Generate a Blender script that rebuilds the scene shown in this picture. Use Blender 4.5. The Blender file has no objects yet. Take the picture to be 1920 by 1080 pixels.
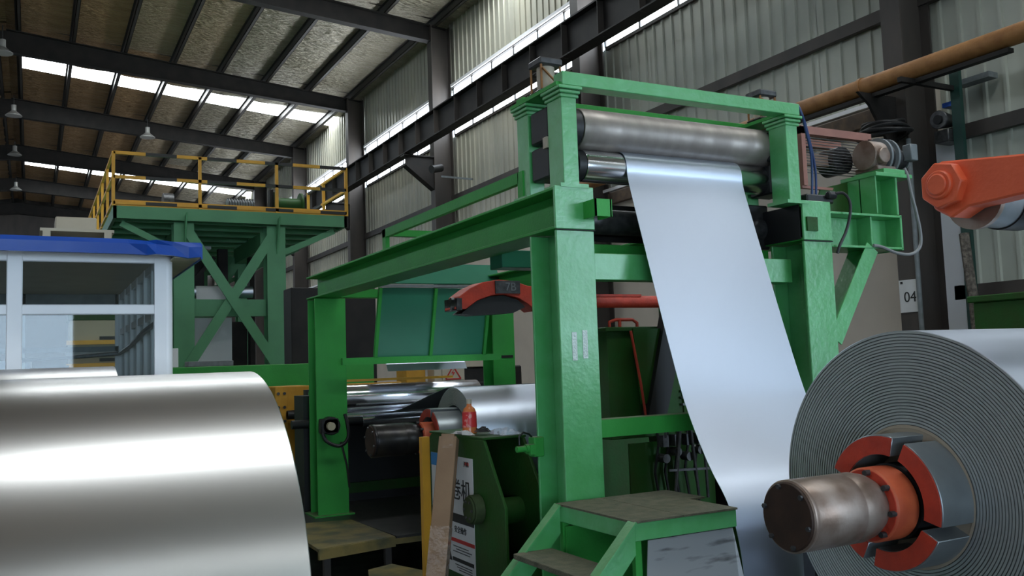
import bpy, bmesh, math, random
from mathutils import Vector, Matrix
random.seed(7)
SC = bpy.context.scene
COL = SC.collection
PI = math.pi

# ------------------------------------------------------------------ camera, world, light, exposure
CAMPOS = Vector((0, 0, 1.6))
yaw, pitch, roll = [math.radians(a) for a in (28.11, 4.72, -1.983)]
fw = Vector((math.sin(yaw)*math.cos(pitch), math.cos(yaw)*math.cos(pitch), math.sin(pitch)))
rt = Vector((math.cos(yaw), -math.sin(yaw), 0)); up = rt.cross(fw)
R_ = math.cos(roll)*rt + math.sin(roll)*up; U_ = -math.sin(roll)*rt + math.cos(roll)*up
cd = bpy.data.cameras.new('camera'); cam = bpy.data.objects.new('camera', cd); COL.objects.link(cam)
cd.sensor_width = 36.0; cd.lens = 1694.0/1920*36; cd.clip_end = 300; cd.clip_start = .05
cam.matrix_world = Matrix(((R_.x, U_.x, -fw.x, 0), (R_.y, U_.y, -fw.y, 0), (R_.z, U_.z, -fw.z, 1.6), (0, 0, 0, 1)))
SC.camera = cam

w = bpy.data.worlds.new('overcast_sky'); SC.world = w; w.use_nodes = True
bg = w.node_tree.nodes['Background']
bg.inputs[0].default_value = (.62, .80, 1, 1); bg.inputs[1].default_value = 10.0
SKYLIGHT_STRENGTH = 13.0
WINDOW_STRENGTH = 9.0
SC.view_settings.view_transform = 'Standard'; SC.view_settings.look = 'None'
SC.view_settings.gamma = 1; SC.view_settings.use_curve_mapping = False
SC.view_settings.exposure = 0.1
SC.cycles.use_denoising = True
SC.cycles.max_bounces = 7
SC.cycles.diffuse_bounces = 4
SC.cycles.sample_clamp_indirect = 8
# daylight sampling through the two big open doors (portals emit nothing, they only point the sampler at the openings)
def portal(loc, rot, sx, sy):
    l = bpy.data.lights.new('door_daylight', 'AREA'); l.shape = 'RECTANGLE'; l.size = sx; l.size_y = sy
    l.cycles.is_portal = True
    o = bpy.data.objects.new('door_daylight', l); o.location = loc; o.rotation_euler = rot; COL.objects.link(o)
portal((-5, -15.3, 1.5), (PI/2, 0, 0), 12.1, 3.9)
portal((10.66, -8.7, 2.4), (0, PI/2, 0), 5.7, 11.6)

# ------------------------------------------------------------------ materials
MATS = {}
def mat(name, col, rough=.5, metal=0, col2=None, scale=6, bump=0, bscale=40, rough2=None, spec=.5, aniso=None, detail=4, lo=.35, hi=.65, dust=None, bdist=.02):
    """Principled with world-position noise: col..col2 mottling, roughness variation, fine bump, optional dust on upward faces."""
    m = bpy.data.materials.new(name); m.use_nodes = True; MATS[name] = m
    nt = m.node_tree; n = nt.nodes; L = nt.links
    b = n['Principled BSDF']
    b.inputs['Base Color'].default_value = (*col, 1); b.inputs['Roughness'].default_value = rough
    b.inputs['Metallic'].default_value = metal; b.inputs['Specular IOR Level'].default_value = spec
    g = n.new('ShaderNodeNewGeometry')
    vec = g.outputs['Position']
    if aniso:
        mp = n.new('ShaderNodeVectorMath'); mp.operation = 'MULTIPLY'; mp.inputs[1].default_value = aniso
        L.new(vec, mp.inputs[0]); vec = mp.outputs[0]
    last = None
    if col2 or rough2 is not None:
        t = n.new('ShaderNodeTexNoise'); t.inputs['Scale'].default_value = scale; t.inputs['Detail'].default_value = detail
        L.new(vec, t.inputs['Vector'])
        r = n.new('ShaderNodeMapRange'); r.inputs[1].default_value = lo; r.inputs[2].default_value = hi
        L.new(t.outputs['Fac'], r.inputs[0])
        if col2:
            mx = n.new('ShaderNodeMix'); mx.data_type = 'RGBA'
            mx.inputs[6].default_value = (*col, 1); mx.inputs[7].default_value = (*col2, 1)
            L.new(r.outputs[0], mx.inputs[0]); last = mx.outputs[2]
        if rough2 is not None:
            r2 = n.new('ShaderNodeMapRange'); r2.inputs[3].default_value = rough; r2.inputs[4].default_value = rough2
            L.new(r.outputs[0], r2.inputs[0]); L.new(r2.outputs[0], b.inputs['Roughness'])
    if dust:
        sx = n.new('ShaderNodeSeparateXYZ'); L.new(g.outputs['Normal'], sx.inputs[0])
        r = n.new('ShaderNodeMapRange'); r.inputs[1].default_value = .55; r.inputs[2].default_value = 1.0; r.inputs[4].default_value = .8
        L.new(sx.outputs[2], r.inputs[0])
        mx = n.new('ShaderNodeMix'); mx.data_type = 'RGBA'; mx.inputs[6].default_value = (*col, 1); mx.inputs[7].default_value = (*dust, 1)
        if last: L.new(last, mx.inputs[6])
        L.new(r.outputs[0], mx.inputs[0]); last = mx.outputs[2]
    if last: L.new(last, b.inputs['Base Color'])
    if bump:
        t = n.new('ShaderNodeTexNoise'); t.inputs['Scale'].default_value = bscale; t.inputs['Detail'].default_value = 3
        L.new(vec, t.inputs['Vector'])
        bp = n.new('ShaderNodeBump'); bp.inputs['Strength'].default_value = bump; bp.inputs['Distance'].default_value = bdist
        L.new(t.outputs['Fac'], bp.inputs['Height']); L.new(bp.outputs[0], b.inputs['Normal'])
    return m
def emit(name, col, s):
    m = bpy.data.materials.new(name); m.use_nodes = True; MATS[name] = m
    nt = m.node_tree; nt.nodes.clear()
    e = nt.nodes.new('ShaderNodeEmission'); e.inputs[0].default_value = (*col, 1); e.inputs[1].default_value = s
    o = nt.nodes.new('ShaderNodeOutputMaterial'); nt.links.new(e.outputs[0], o.inputs[0]); return m

GREEN = mat('green_paint', (.04, .35, .055), .5, spec=.35, col2=(.035, .30, .05), scale=3, bump=.12, bscale=55, dust=(.13, .15, .075))
GREEN2 = mat('lit_green_paint', (.07, .38, .105), .36, spec=1, col2=(.095, .43, .145), scale=9, bump=.14, bscale=26, dust=(.14, .16, .09))  # same green paint, paler and shinier: front light put into the colour
DGREEN = mat('dark_green_paint', (.018, .085, .014), .5, col2=(.026, .07, .013), scale=5, bump=.1, spec=.25)
OLIVE = mat('dark_olive_paint', (.05, .075, .03), .6, col2=(.035, .05, .02), scale=12, spec=.2)  # darker, less saturated green for the stand's pivot hub
TGREEN = mat('tower_green_paint', (.115, .36, .165), .5, col2=(.10, .31, .145), scale=2)
TEAL = mat('teal_panel_paint', (.035, .215, .125), .35, col2=(.03, .19, .11), scale=2)
TREAD = mat('dusty_tread_plate', (.14, .13, .085), .75, col2=(.085, .09, .055), scale=14, bump=.5, bscale=90)
STEEL = mat('galvanised_sheet', (.64, .69, .78), .4, 1)
COILM = mat('coil_outer_wrap', (.76, .75, .73), .28, 1, col2=(.72, .70, .68), scale=1.2, aniso=(.25, 1, 1))
ENDM = mat('coil_edge_wraps', (.45, .47, .46), .45, .6)
CHROME = mat('chromed_roll', (.8, .8, .83), .17, 1, rough2=.22, scale=8)
ROLLM = mat('dull_rubber_roll', (.37, .32, .285), .4, .5, col2=(.29, .25, .225), scale=5, rough2=.5, aniso=(2, 1, 1))
BROWN = mat('oily_brown_steel', (.20, .135, .10), .36, .6, col2=(.36, .29, .245), scale=7, rough2=.5, bump=.06, detail=6)
CAPM = mat('rusty_end_plate', (.035, .018, .012), .6, .3, col2=(.055, .028, .018), scale=12)
ORANGE = mat('orange_paint', (.86, .14, .05), .5, col2=(.78, .12, .042), scale=5, bump=.12)
RED = mat('red_orange_paint', (.55, .05, .022), .55, col2=(.42, .04, .02), scale=10, bump=.2)
HUBO = mat('hub_orange_paint', (.66, .14, .05), .5, col2=(.5, .09, .04), scale=6)
SEGM = mat('segment_grey_steel', (.30, .33, .34), .34, .6, col2=(.25, .275, .285), scale=6)
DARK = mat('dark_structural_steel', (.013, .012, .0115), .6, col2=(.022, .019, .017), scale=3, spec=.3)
DARK2 = mat('dusty_column_steel', (.068, .056, .048), .55, col2=(.044, .038, .034), scale=2.5, aniso=(1, 1, .3))
BLACK = mat('black_rubber', (.012, .012, .013), .5)
GUN = mat('gun_metal', (.055, .055, .058), .4, .6, col2=(.1, .1, .1), scale=20)
GREY = mat('grey_machine_paint', (.19, .21, .22), .45, col2=(.145, .165, .17), scale=12)
WALLM = mat('wall_cladding_sheet', (.52, .50, .40), .38, .2, col2=(.42, .41, .34), scale=1.2, aniso=(1, 1, .25), rough2=.5)
WALLG = mat('grey_green_cladding', (.50, .52, .44), .45, .1, col2=(.42, .44, .38), scale=1.0)
PLASTER = mat('beige_plaster', (.60, .53, .45), .85, col2=(.54, .48, .41), scale=1.5)
ROOFM = mat('brown_roof_insulation', (.52, .33, .17), .4, .3, col2=(.42, .27, .14), scale=1.4, bump=1, bscale=5, bdist=.2, aniso=(.7, 3.2, 1), rough2=.5)  # three roof tones, greyer near the wall: reflected window light put into colour
ROOF3 = mat('half_lit_roof_insulation', (.50, .40, .27), .38, .35, col2=(.43, .33, .21), scale=1.4, bump=1, bscale=5, bdist=.2, aniso=(.7, 3.2, 1), rough2=.5)
ROOF2 = mat('window_lit_roof_foil', (.44, .40, .31), .34, .45, col2=(.36, .32, .23), scale=1.4, bump=1, bscale=5, bdist=.2, aniso=(.7, 3.2, 1), rough2=.45)
PURL = mat('purlin_steel', (.05, .046, .042), .5, .3)
FLOORM = mat('oily_concrete', (.06, .058, .054), .5, col2=(.035, .034, .032), scale=2, bump=.1, rough2=.7)
YARD = mat('pale_yard_concrete', (.4, .4, .38), .9)
DECKM = mat('dirty_yellow_deck_plate', (.25, .19, .06), .65, col2=(.09, .09, .045), scale=4, bump=.2)
DECKD = mat('dark_oily_deck', (.022, .022, .022), .4, col2=(.045, .043, .04), scale=5)
YEL = mat('yellow_paint', (.85, .44, .04), .5, col2=(.76, .39, .04), scale=6)
YEL2 = mat('machine_yellow', (.58, .29, .02), .5, col2=(.5, .24, .02), scale=8, bump=.1)
BLKP = mat('black_stripe_paint', (.025, .023, .02), .5)
WHITE = mat('white_aluminium_frame', (.95, .95, .96), .35, col2=(.9, .9, .92), scale=3)
BLUE = mat('blue_coated_sheet', (.006, .06, .34), .3, bump=.25, bscale=3)
RUST = mat('rusty_orange_pipe', (.36, .17, .055), .6, col2=(.26, .115, .035), scale=6, bump=.2)
SALMON = mat('faded_red_guard_paint', (.36, .16, .12), .6, col2=(.3, .13, .1), scale=9)
SHEETW = mat('white_sheet', (.9, .92, .95), .6, col2=(.84, .86, .9), scale=1)
PLASTIC = mat('white_plastic_wrap', (.7, .75, .82), .25, col2=(.55, .62, .72), scale=3, bump=.8, bscale=4)
CARD = mat('brown_cardboard', (.32, .20, .115), .8, col2=(.27, .165, .095), scale=5, bump=.08)
TAPE = mat('shiny_packing_tape', (.33, .215, .135), .15, col2=(.26, .165, .105), scale=9, bump=.3, bscale=20)
PAPER = mat('white_paper', (.66, .66, .65), .6, col2=(.6, .6, .59), scale=4)
INK = mat('black_ink', (.012, .012, .012), .6)
REDINK = mat('red_ink', (.5, .03, .025), .6)
BLUEINK = mat('blue_ink', (.03, .22, .5), .6)
CREAM = mat('cream_enamel', (.5, .44, .34), .5, col2=(.46, .4, .3), scale=4)
BEIGE = mat('beige_machine_paint', (.5, .45, .31), .5, col2=(.45, .4, .27), scale=3)
SCRAP = mat('scratched_grey_sheet', (.40, .41, .41), .5, .3, col2=(.13, .13, .13), scale=4, aniso=(1, 1, 5), rough2=.6, lo=.56, hi=.72)
TAPEW = mat('frosted_tape', (.6, .7, .64), .35, bump=.4, bscale=60)
CABLEG = mat('grey_cable', (.22, .22, .22), .5)
CABLEB = mat('blue_hose', (.03, .06, .17), .4)
LABEL = mat('red_bottle_label', (.62, .03, .03), .4, col2=(.7, .25, .22), scale=25, lo=.55, hi=.6)
JUICE = mat('orange_drink', (.7, .2, .06), .2)
LAMPM = mat('lamp_shade_metal', (.4, .4, .38), .4, .3)
SKYL = emit('lit_skylight_sheet', (.90, .97, 1), SKYLIGHT_STRENGTH)
WINL = emit('daylit_window_pane', (.86, .93, 1), WINDOW_STRENGTH)
WINL2 = emit('added_left_pane_glow', (.86, .93, 1), 3.2)  # glow for the unseen left windows, added to brighten left-facing sides
def glass(name, tint, alpha):
    m = bpy.data.materials.new(name); m.use_nodes = True; MATS[name] = m
    nt = m.node_tree; nt.nodes.clear(); N = nt.nodes.new; L = nt.links.new
    t = N('ShaderNodeBsdfTransparent'); t.inputs[0].default_value = (*tint, 1)
    g = N('ShaderNodeBsdfGlossy'); g.inputs['Roughness'].default_value = .02
    f = N('ShaderNodeFresnel'); f.inputs[0].default_value = 1.45
    a = N('ShaderNodeMath'); a.operation = 'ADD'; a.inputs[1].default_value = alpha; L(f.outputs[0], a.inputs[0])
    mx = N('ShaderNodeMixShader'); L(a.outputs[0], mx.inputs[0]); L(t.outputs[0], mx.inputs[1]); L(g.outputs[0], mx.inputs[2])
    o = N('ShaderNodeOutputMaterial'); L(mx.outputs[0], o.inputs[0]); return m
GLASS = glass('window_glass', (.86, .9, .9), .0)
CLEAR = glass('clear_plastic', (.9, .92, .92), .06)

# ------------------------------------------------------------------ mesh helpers
class MB:
    def __init__(s): s.v = []; s.f = []
    def add(s, vs, fs):
        o = len(s.v); s.v += [Vector(p) for p in vs]; s.f += [tuple(i+o for i in f) for f in fs]; return s
    def box(s, x0, x1, y0, y1, z0, z1):
        return s.add([(x0,y0,z0),(x1,y0,z0),(x1,y1,z0),(x0,y1,z0),(x0,y0,z1),(x1,y0,z1),(x1,y1,z1),(x0,y1,z1)],
                     [(3,2,1,0),(4,5,6,7),(0,1,5,4),(1,2,6,5),(2,3,7,6),(3,0,4,7)])
    def bar(s, a, b, w, h, upv=(0,0,1)):
        a = Vector(a); b = Vector(b); d = (b-a).normalized(); u = Vector(upv)
        if abs(d.dot(u)) > .98: u = Vector((0, 1, 0))
        x = d.cross(u).normalized(); y = x.cross(d).normalized()
        vs = []
        for p in (a, b):
            for i, j in ((-1,-1),(1,-1),(1,1),(-1,1)): vs.append(p + x*(i*w/2) + y*(j*h/2))
        return s.add(vs, [(3,2,1,0),(4,5,6,7),(0,1,5,4),(1,2,6,5),(2,3,7,6),(3,0,4,7)])
    def cyl(s, a, b, r0, r1=None, n=24, cap=True):
        a = Vector(a); b = Vector(b); r1 = r0 if r1 is None else r1
        d = (b-a).normalized(); u = Vector((0,0,1)) if abs(d.z) < .9 else Vector((1,0,0))
        x = d.cross(u).normalized(); y = x.cross(d)
        vs = [p + (x*math.cos(2*PI*i/n) + y*math.sin(2*PI*i/n))*r for p, r in ((a, r0), (b, r1)) for i in range(n)]
        fs = [(i, (i+1)%n, n+(i+1)%n, n+i) for i in range(n)]
        if cap: fs += [tuple(range(n))[::-1], tuple(range(n, 2*n))]
        return s.add(vs, fs)
    def tube(s, pts, r, n=8, closed=False):
        P = [Vector(p) for p in pts]; m = len(P); rings = []; prev = None
        for i in range(m):
            d = (P[(i+1) % m if closed else min(i+1, m-1)] - P[(i-1) % m if closed else max(i-1, 0)]).normalized()
            u = prev if prev is not None else (Vector((0,0,1)) if abs(d.z) < .9 else Vector((1,0,0)))
            x = d.cross(u).normalized(); y = x.cross(d); prev = y
            rings.append([P[i] + (x*math.cos(2*PI*k/n) + y*math.sin(2*PI*k/n))*r for k in range(n)])
        fs = []
        for i in range(m if closed else m-1):
            j = (i+1) % m
            fs += [(i*n+k, i*n+(k+1)%n, j*n+(k+1)%n, j*n+k) for k in range(n)]
        if not closed: fs += [tuple(range(n))[::-1], tuple(range((m-1)*n, m*n))]
        return s.add([p for rg in rings for p in rg], fs)
    def prism(s, poly, vec):
        P = [Vector(p) for p in poly]; v = Vector(vec); n = len(P)
        return s.add(P + [p+v for p in P], [tuple(range(n))[::-1], tuple(range(n, 2*n))] + [(i, (i+1)%n, n+(i+1)%n, n+i) for i in range(n)])
    def lathe(s, c, prof, n=48, axis='X', closed=False):
        """prof: list of (t along axis, radius) about centre line through c"""
        c = Vector(c); vs = []; m = len(prof)
        for t, r in prof:
            for k in range(n):
                a = 2*PI*k/n
                vs.append(c + (Vector((t, r*math.cos(a), r*math.sin(a))) if axis == 'X' else Vector((r*math.cos(a), r*math.sin(a), t))))
        fs = []
        for i in range(m if closed else m-1):
            j = (i+1) % m
            fs += [(i*n+k, i*n+(k+1)%n, j*n+(k+1)%n, j*n+k) for k in range(n)]
        if not closed:
            if prof[0][1] > 1e-6: fs.append(tuple(range(n))[::-1])
            if prof[-1][1] > 1e-6: fs.append(tuple(range((m-1)*n, m*n)))
        return s.add(vs, fs)
    def ibeam(s, a, b, wd, h, tf=.018, tw=.012, upv=(0,0,1)):
        a = Vector(a); b = Vector(b); u = Vector(upv).normalized()
        s.bar(a+u*(h/2-tf/2), b+u*(h/2-tf/2), wd, tf, upv); s.bar(a-u*(h/2-tf/2), b-u*(h/2-tf/2), wd, tf, upv)
        return s.bar(a, b, tw, h-2*tf, upv)
    def hpost(s, x0, x1, y0, y1, z0, z1, tf=.022, tw=.02):
        s.box(x0, x1, y0, y0+tf, z0, z1); s.box(x0, x1, y1-tf, y1, z0, z1); xm = (x0+x1)/2
        return s.box(xm-tw/2, xm+tw/2, y0+tf, y1-tf, z0, z1)
    def sheet(s, pts, x0, x1, th):
        """ribbon following pts (y,z), from x0 to x1, with thickness th"""
        n = len(pts); nr = []
        for i in range(n):
            p, q = pts[max(i-1,0)], pts[min(i+1,n-1)]
            d = Vector((0, q[0]-p[0], q[1]-p[1])).normalized(); nr.append(Vector((0, -d.z, d.y)))
        vs = []
        for i,(y,z) in enumerate(pts):
            o = nr[i]*th/2
            vs += [Vector((x0,y,z))+o, Vector((x1,y,z))+o, Vector((x1,y,z))-o, Vector((x0,y,z))-o]
        fs = []
        for i in range(n-1):
            for k in range(4): fs.append((i*4+k, i*4+(k+1)%4, (i+1)*4+(k+1)%4, (i+1)*4+k))
        fs += [(3,2,1,0), tuple((n-1)*4+k for k in range(4))]
        return s.add(vs, fs)

def cr(p, k=5):
    P = [Vector(q) for q in p]; out = []
    for i in range(len(P)-1):
        a, b, c, d = P[max(i-1, 0)], P[i], P[i+1], P[min(i+2, len(P)-1)]
        for j in range(k):
            t = j/k
            out.append(.5*((2*b)+(c-a)*t+(2*a-5*b+4*c-d)*t*t+(3*b-a-3*c+d)*t**3))
    return out + [P[-1]]
LOC = {}
def tag(o, label=None, cat=None, group=None, kind=None):
    if label: o['label'] = label
    if cat: o['category'] = cat
    if group: o['group'] = group
    if kind: o['kind'] = kind
    return o
def thing(name, label, cat, loc=(0,0,0), group=None, kind=None):
    o = bpy.data.objects.new(name, None); COL.objects.link(o); o.location = loc; o.empty_display_size = .1
    LOC[o] = Vector(loc); return tag(o, label, cat, group, kind)
def mk(name, m, material, parent=None, label=None, cat=None, group=None, kind=None, smooth=False, bev=0, angle=40):
    if parent is not None: loc = LOC[parent]
    else:
        lo = Vector((min(v.x for v in m.v), min(v.y for v in m.v), min(v.z for v in m.v)))
        hi = Vector((max(v.x for v in m.v), max(v.y for v in m.v), max(v.z for v in m.v)))
        loc = Vector(((lo.x+hi.x)/2, (lo.y+hi.y)/2, lo.z))
    me = bpy.data.meshes.new(name); me.from_pydata([v-loc for v in m.v], [], m.f)
    bm = bmesh.new(); bm.from_mesh(me); bmesh.ops.recalc_face_normals(bm, faces=bm.faces); bm.to_mesh(me); bm.free()
    me.materials.append(material)
    if smooth:
        me.polygons.foreach_set('use_smooth', [True]*len(me.polygons)); me.set_sharp_from_angle(angle=math.radians(angle))
    o = bpy.data.objects.new(name, me); COL.objects.link(o)
    if parent is not None: o.parent = parent
    else: o.location = loc
    LOC[o] = loc
    if bev:
        b = o.modifiers.new('bevel', 'BEVEL'); b.width = bev; b.segments = 1; b.limit_method = 'ANGLE'
    return tag(o, label, cat, group, kind)
def share(name, src, parent, loc, rot=(0,0,0), scale=(1,1,1)):
    """a repeated piece: a new object on shared mesh data, placed in world coordinates under its parent"""
    o = bpy.data.objects.new(name, src); COL.objects.link(o); o.parent = parent
    o.location = Vector(loc) - LOC[parent]; o.rotation_euler = rot; o.scale = scale; LOC[o] = Vector(loc); return o
def dup(root, loc, label=None):
    r = root.copy(); COL.objects.link(r); r.location = loc; LOC[r] = Vector(loc)
    if label: r['label'] = label
    for ch in list(root.children):
        c = ch.copy(); COL.objects.link(c); c.parent = r
        for g in list(ch.children):
            d = g.copy(); COL.objects.link(d); d.parent = c
    return r
def text(name, s, size, mat_, parent, origin, xdir, zdir, depth=.002):
    cu = bpy.data.curves.new(name, 'FONT'); cu.body = s; cu.size = size; cu.extrude = depth
    cu.align_x = 'CENTER'; cu.align_y = 'CENTER'
    t = bpy.data.objects.new(name, cu); COL.objects.link(t)
    dg = bpy.context.evaluated_depsgraph_get(); me = bpy.data.meshes.new_from_object(t.evaluated_get(dg))
    bpy.data.objects.remove(t)
    x = Vector(xdir).normalized(); z = Vector(zdir).normalized(); n = x.cross(z)
    M = Matrix(((x.x,z.x,n.x,0),(x.y,z.y,n.y,0),(x.z,z.z,n.z,0),(0,0,0,1)))
    me.transform(Matrix.Translation(Vector(origin)-LOC[parent]) @ M)
    me.materials.clear(); me.materials.append(mat_)
    o = bpy.data.objects.new(name, me); COL.objects.link(o); o.parent = parent; LOC[o] = LOC[parent]; return o
def arc(c, r, a0, a1, n):
    return [(c[0]+r*math.cos(a0+(a1-a0)*i/n), c[1]+r*math.sin(a0+(a1-a0)*i/n)) for i in range(n+1)]
S = 'structure'
FZ = -.45
XW = 10.65
BAY = 7.7; Y0 = 7.85
COLY = [Y0 + BAY*k for k in range(-3, 8)]      # columns, -7.55 ... 61.75
def zr(X):                                     # top of the rafters
    return 12.25 - .094*X if X > -.75 else 12.25 + .094*.75 + .094*(X+.75)

# ------------------------------------------------------------------ setting: floor, walls, roof
mk('floor', MB().box(-12, XW+.1, -15.3, 62.2, FZ-.2, FZ), FLOORM, kind=S)
mk('ground', MB().box(-60, 80, -60, 100, FZ-.4, FZ-.22), YARD, kind=S)
wr = mk('wall_right', MB().box(XW+.06, XW+.16, -2.9, 62.2, FZ, 8.1).box(XW+.06, XW+.16, -15.3, 62.2, 9.5, 11.7).box(XW+.06, XW+.16, -15.3, -2.9, 5.2, 8.1).box(XW+.06, XW+.16, -15.3, -14.5, FZ, 5.2), WALLG, kind=S)
# ribbed cladding sheets, .84 m wide, three ribs each; unit height scaled per row
def ribsheet(nrib=3, pitch=.28, rw=.045, rh=.032):
    prof = []
    for k in range(nrib):
        y = k*pitch
        prof += [(0, y), (0, y+pitch/2-rw/2-.012), (-rh, y+pitch/2-rw/2), (-rh, y+pitch/2+rw/2), (0, y+pitch/2+rw/2+.012)]
    prof.append((0, nrib*pitch-.004))
    vs = [(x, y, z) for z in (0, 1) for x, y in prof]; n = len(prof)
    return vs, [(i, i+1, n+i+1, n+i) for i in range(n-1)]
def sheetmesh(name, material):
    vs, fs = ribsheet(); me = bpy.data.meshes.new(name); me.from_pydata(vs, [], fs); me.materials.append(material); return me
wp = sheetmesh('wall_panel', WALLM); wg = sheetmesh('wall_panel', WALLG)
y = 3.0
while y < 61.5:
    m_ = wg if y < 15.3 else wp
    share('wall_panel', m_, wr, (XW+.05-random.uniform(0, .006), y, 9.54), scale=(1, 1, 2.2))
    z0 = FZ if y < 7.4 else 5.12
    share('wall_panel', m_, wr, (XW+.05-random.uniform(0, .006), y, z0), scale=(1, 1, 8.12-z0))
    y += .84
mk('dado', MB().box(XW-.05, XW+.06, 7.7, 62, FZ, 5.05), PLASTER, wr)
mk('sill_flashing', MB().box(XW-.12, XW+.06, 8.0, 61, 5.06, 5.12), WHITE, wr)
mk('lintel', MB().box(XW-.16, XW-.05, 8.0, 15.3, 4.78, 5.0), mat('rusty_brown_lintel', (.2, .14, .1), .7, col2=(.13, .1, .08), scale=9), wr)
mk('bracket_lip', MB().box(XW-.2, XW-.02, 6.84, 7.3, 4.93, 5.0), GREY, wr)
mk('pane', MB().box(XW-.07, XW-.052, 18.75, 19.13, 3.5, 3.93), WINL, wr)
mk('pane', MB().box(XW-.07, XW-.052, 41.35, 42.1, 1.7, 4.1), WINL, wr)
for z in (6.3, 4.36, 2.3):
    a, b = (3, 61.5) if z == 6.3 else (3, 7.6)
    mk('girt', MB().box(XW-.1, XW+.0, a, b, z-.09, z+.09), DARK2, wr)
# clerestory window band: one window per bay
for i in range(len(COLY)-1):
    a, b = COLY[i]+.18, COLY[i+1]-.18
    wn = mk('window_%d' % (i+1), MB().box(XW-.02, XW+.05, a, b, 8.08, 8.15).box(XW-.06, XW+.05, a, b, 9.5, 9.6), DARK2, kind=S)
    mk('flashing', MB().box(XW-.1, XW-.02, a, b, 9.52, 9.6), WHITE, wn)
    n = 6; st = (b-a)/n
    for k in range(n):
        mk('pane', MB().box(XW+.01, XW+.02, a+k*st+.025, a+(k+1)*st-.025, 8.16, 9.49), WINL, wn)
    for k in range(n+1):
        mk('mullion', MB().box(XW-.02, XW+.04, a+k*st-.025, a+k*st+.025, 8.15, 9.5), GUN, wn)
mk('wall_left', MB().box(-12.2, -12, -15.3, 62.2, FZ, 8.1).box(-12.2, -12, -15.3, 62.2, 9.5, 11.4), DARK2, kind=S)
for i in range(8):  # unseen left window band, added for its light on left-facing sides
    a, b = COLY[i]+.18, COLY[i+1]-.18
    wn = mk('window_%d' % (i+21), MB().box(-12.06, -11.95, a, b, 8.08, 8.15).box(-12.06, -11.95, a, b, 9.5, 9.58), DARK2, kind=S)
    for k in range(3): mk('pane', MB().box(-12.06, -12.04, a+k*(b-a)/3+.03, a+(k+1)*(b-a)/3-.03, 8.15, 9.5), WINL2, wn)
mk('wall_far', MB().box(-12.2, XW+.2, 62.2, 62.4, FZ, 12.6), DARK2, kind=S)
mk('wall_near', MB().box(-12.2, -11, -15.5, -15.3, FZ, 12.4).box(1.05, XW+.2, -15.5, -15.3, FZ, 12.4).box(-11, 1.05, -15.5, -15.3, 3.4, 12.4), WALLG, kind=S)
# columns with corbels
for i, yc in enumerate(COLY):
    c = mk('column', MB().box(10.0, 10.03, yc-.15, yc+.15, FZ, 11.3).box(10.57, 10.6, yc-.15, yc+.15, FZ, 11.3).box(10.03, 10.57, yc-.012, yc+.012, FZ, 11.3), DARK2, kind=S)
    mk('corbel', MB().prism([(10.0, yc-.08, 7.47), (9.15, yc-.08, 7.47), (9.15, yc-.08, 7.2), (10.0, yc-.08, 6.55)], (0, .02, 0))
       .box(9.1, 10.0, yc-.14, yc+.14, 7.44, 7.48).bar((9.15, yc, 7.18), (10.0, yc, 6.53), .28, .02), DARK, c)
    rf = mk('roof_beam', MB().prism([(10.5, yc, zr(10.5)-.03), (-.75, yc, zr(-.75)-.03), (-.75, yc, 11.62), (9.6, yc, 10.88), (10.5, yc, 10.75)], (0, .012, 0))
       .bar((10.5, yc, zr(10.5)-.02), (-.75, yc, zr(-.75)-.02), .26, .025).bar((10.0, yc, 10.84), (-.75, yc, 11.61), .26, .025)
       .prism([(-.75, yc, zr(-.75)-.03), (-12, yc, zr(-12)-.03), (-12, yc, 10.6), (-.75, yc, 11.62)], (0, .012, 0))
       .bar((-.75, yc, 11.61), (-12, yc, 10.6), .26, .025), DARK, kind=S)
# crane runway girder with stiffeners
cg = mk('crane_beam', MB().ibeam((9.3, -15.2, 7.88), (9.3, 62, 7.88), .30, .70, .03, .02), DARK, kind=S)
mk('crane_rail', MB().box(9.27, 9.33, -15.2, 62, 8.23, 8.26), DARK, cg)
st_ = MB().box(9.155, 9.29, -.006, .006, -.34, .34)
sm = bpy.data.meshes.new('stiffener'); sm.from_pydata(st_.v, [], st_.f); sm.materials.append(DARK2)
sm.transform(Matrix.Translation((-9.3, 0, 0)))
for k in range(46):
    share('stiffener', sm, cg, (9.3, 3.2+1.28*k, 7.86))
# roof
ce = mk('ceiling', MB().prism([(11.0, -15.3, zr(11)+.33), (-.75, -15.3, zr(-.75)+.33), (-12.2, -15.3, zr(-12.2)+.33), (-12.2, -15.3, zr(-12.2)+.29), (-.75, -15.3, zr(-.75)+.29), (11.0, -15.3, zr(11)+.29)], (0, 77.7, 0)), GUN, kind=S)
PX = [-.44+1.51*k for k in range(8)]
for x in PX + [-1.06-1.51*k for k in range(7)]:
    zz = zr(x)
    mk('purlin', MB().box(x-.01, x+.01, -15.2, 62, zz, zz+.22).box(x-.01, x+.1, -15.2, 62, zz, zz+.012).box(x+.085, x+.1, -15.2, 62, zz, zz+.03).box(x-.07, x+.01, -15.2, 62, zz+.2, zz+.21), PURL, ce)
n1, n2 = 4, 14
pvs = [(i/n1, j/n2, .12*math.sin(PI*i/n1)*(-.25) + .02*math.sin(j*2.1+i)) for j in range(n2+1) for i in range(n1+1)]
pfs = [(j*(n1+1)+i, j*(n1+1)+i+1, (j+1)*(n1+1)+i+1, (j+1)*(n1+1)+i) for j in range(n2) for i in range(n1)]
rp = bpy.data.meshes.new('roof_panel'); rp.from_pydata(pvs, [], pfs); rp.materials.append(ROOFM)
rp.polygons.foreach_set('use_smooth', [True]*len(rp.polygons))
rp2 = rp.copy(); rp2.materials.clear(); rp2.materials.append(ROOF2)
rp3 = rp.copy(); rp3.materials.clear(); rp3.materials.append(ROOF3)
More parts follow.
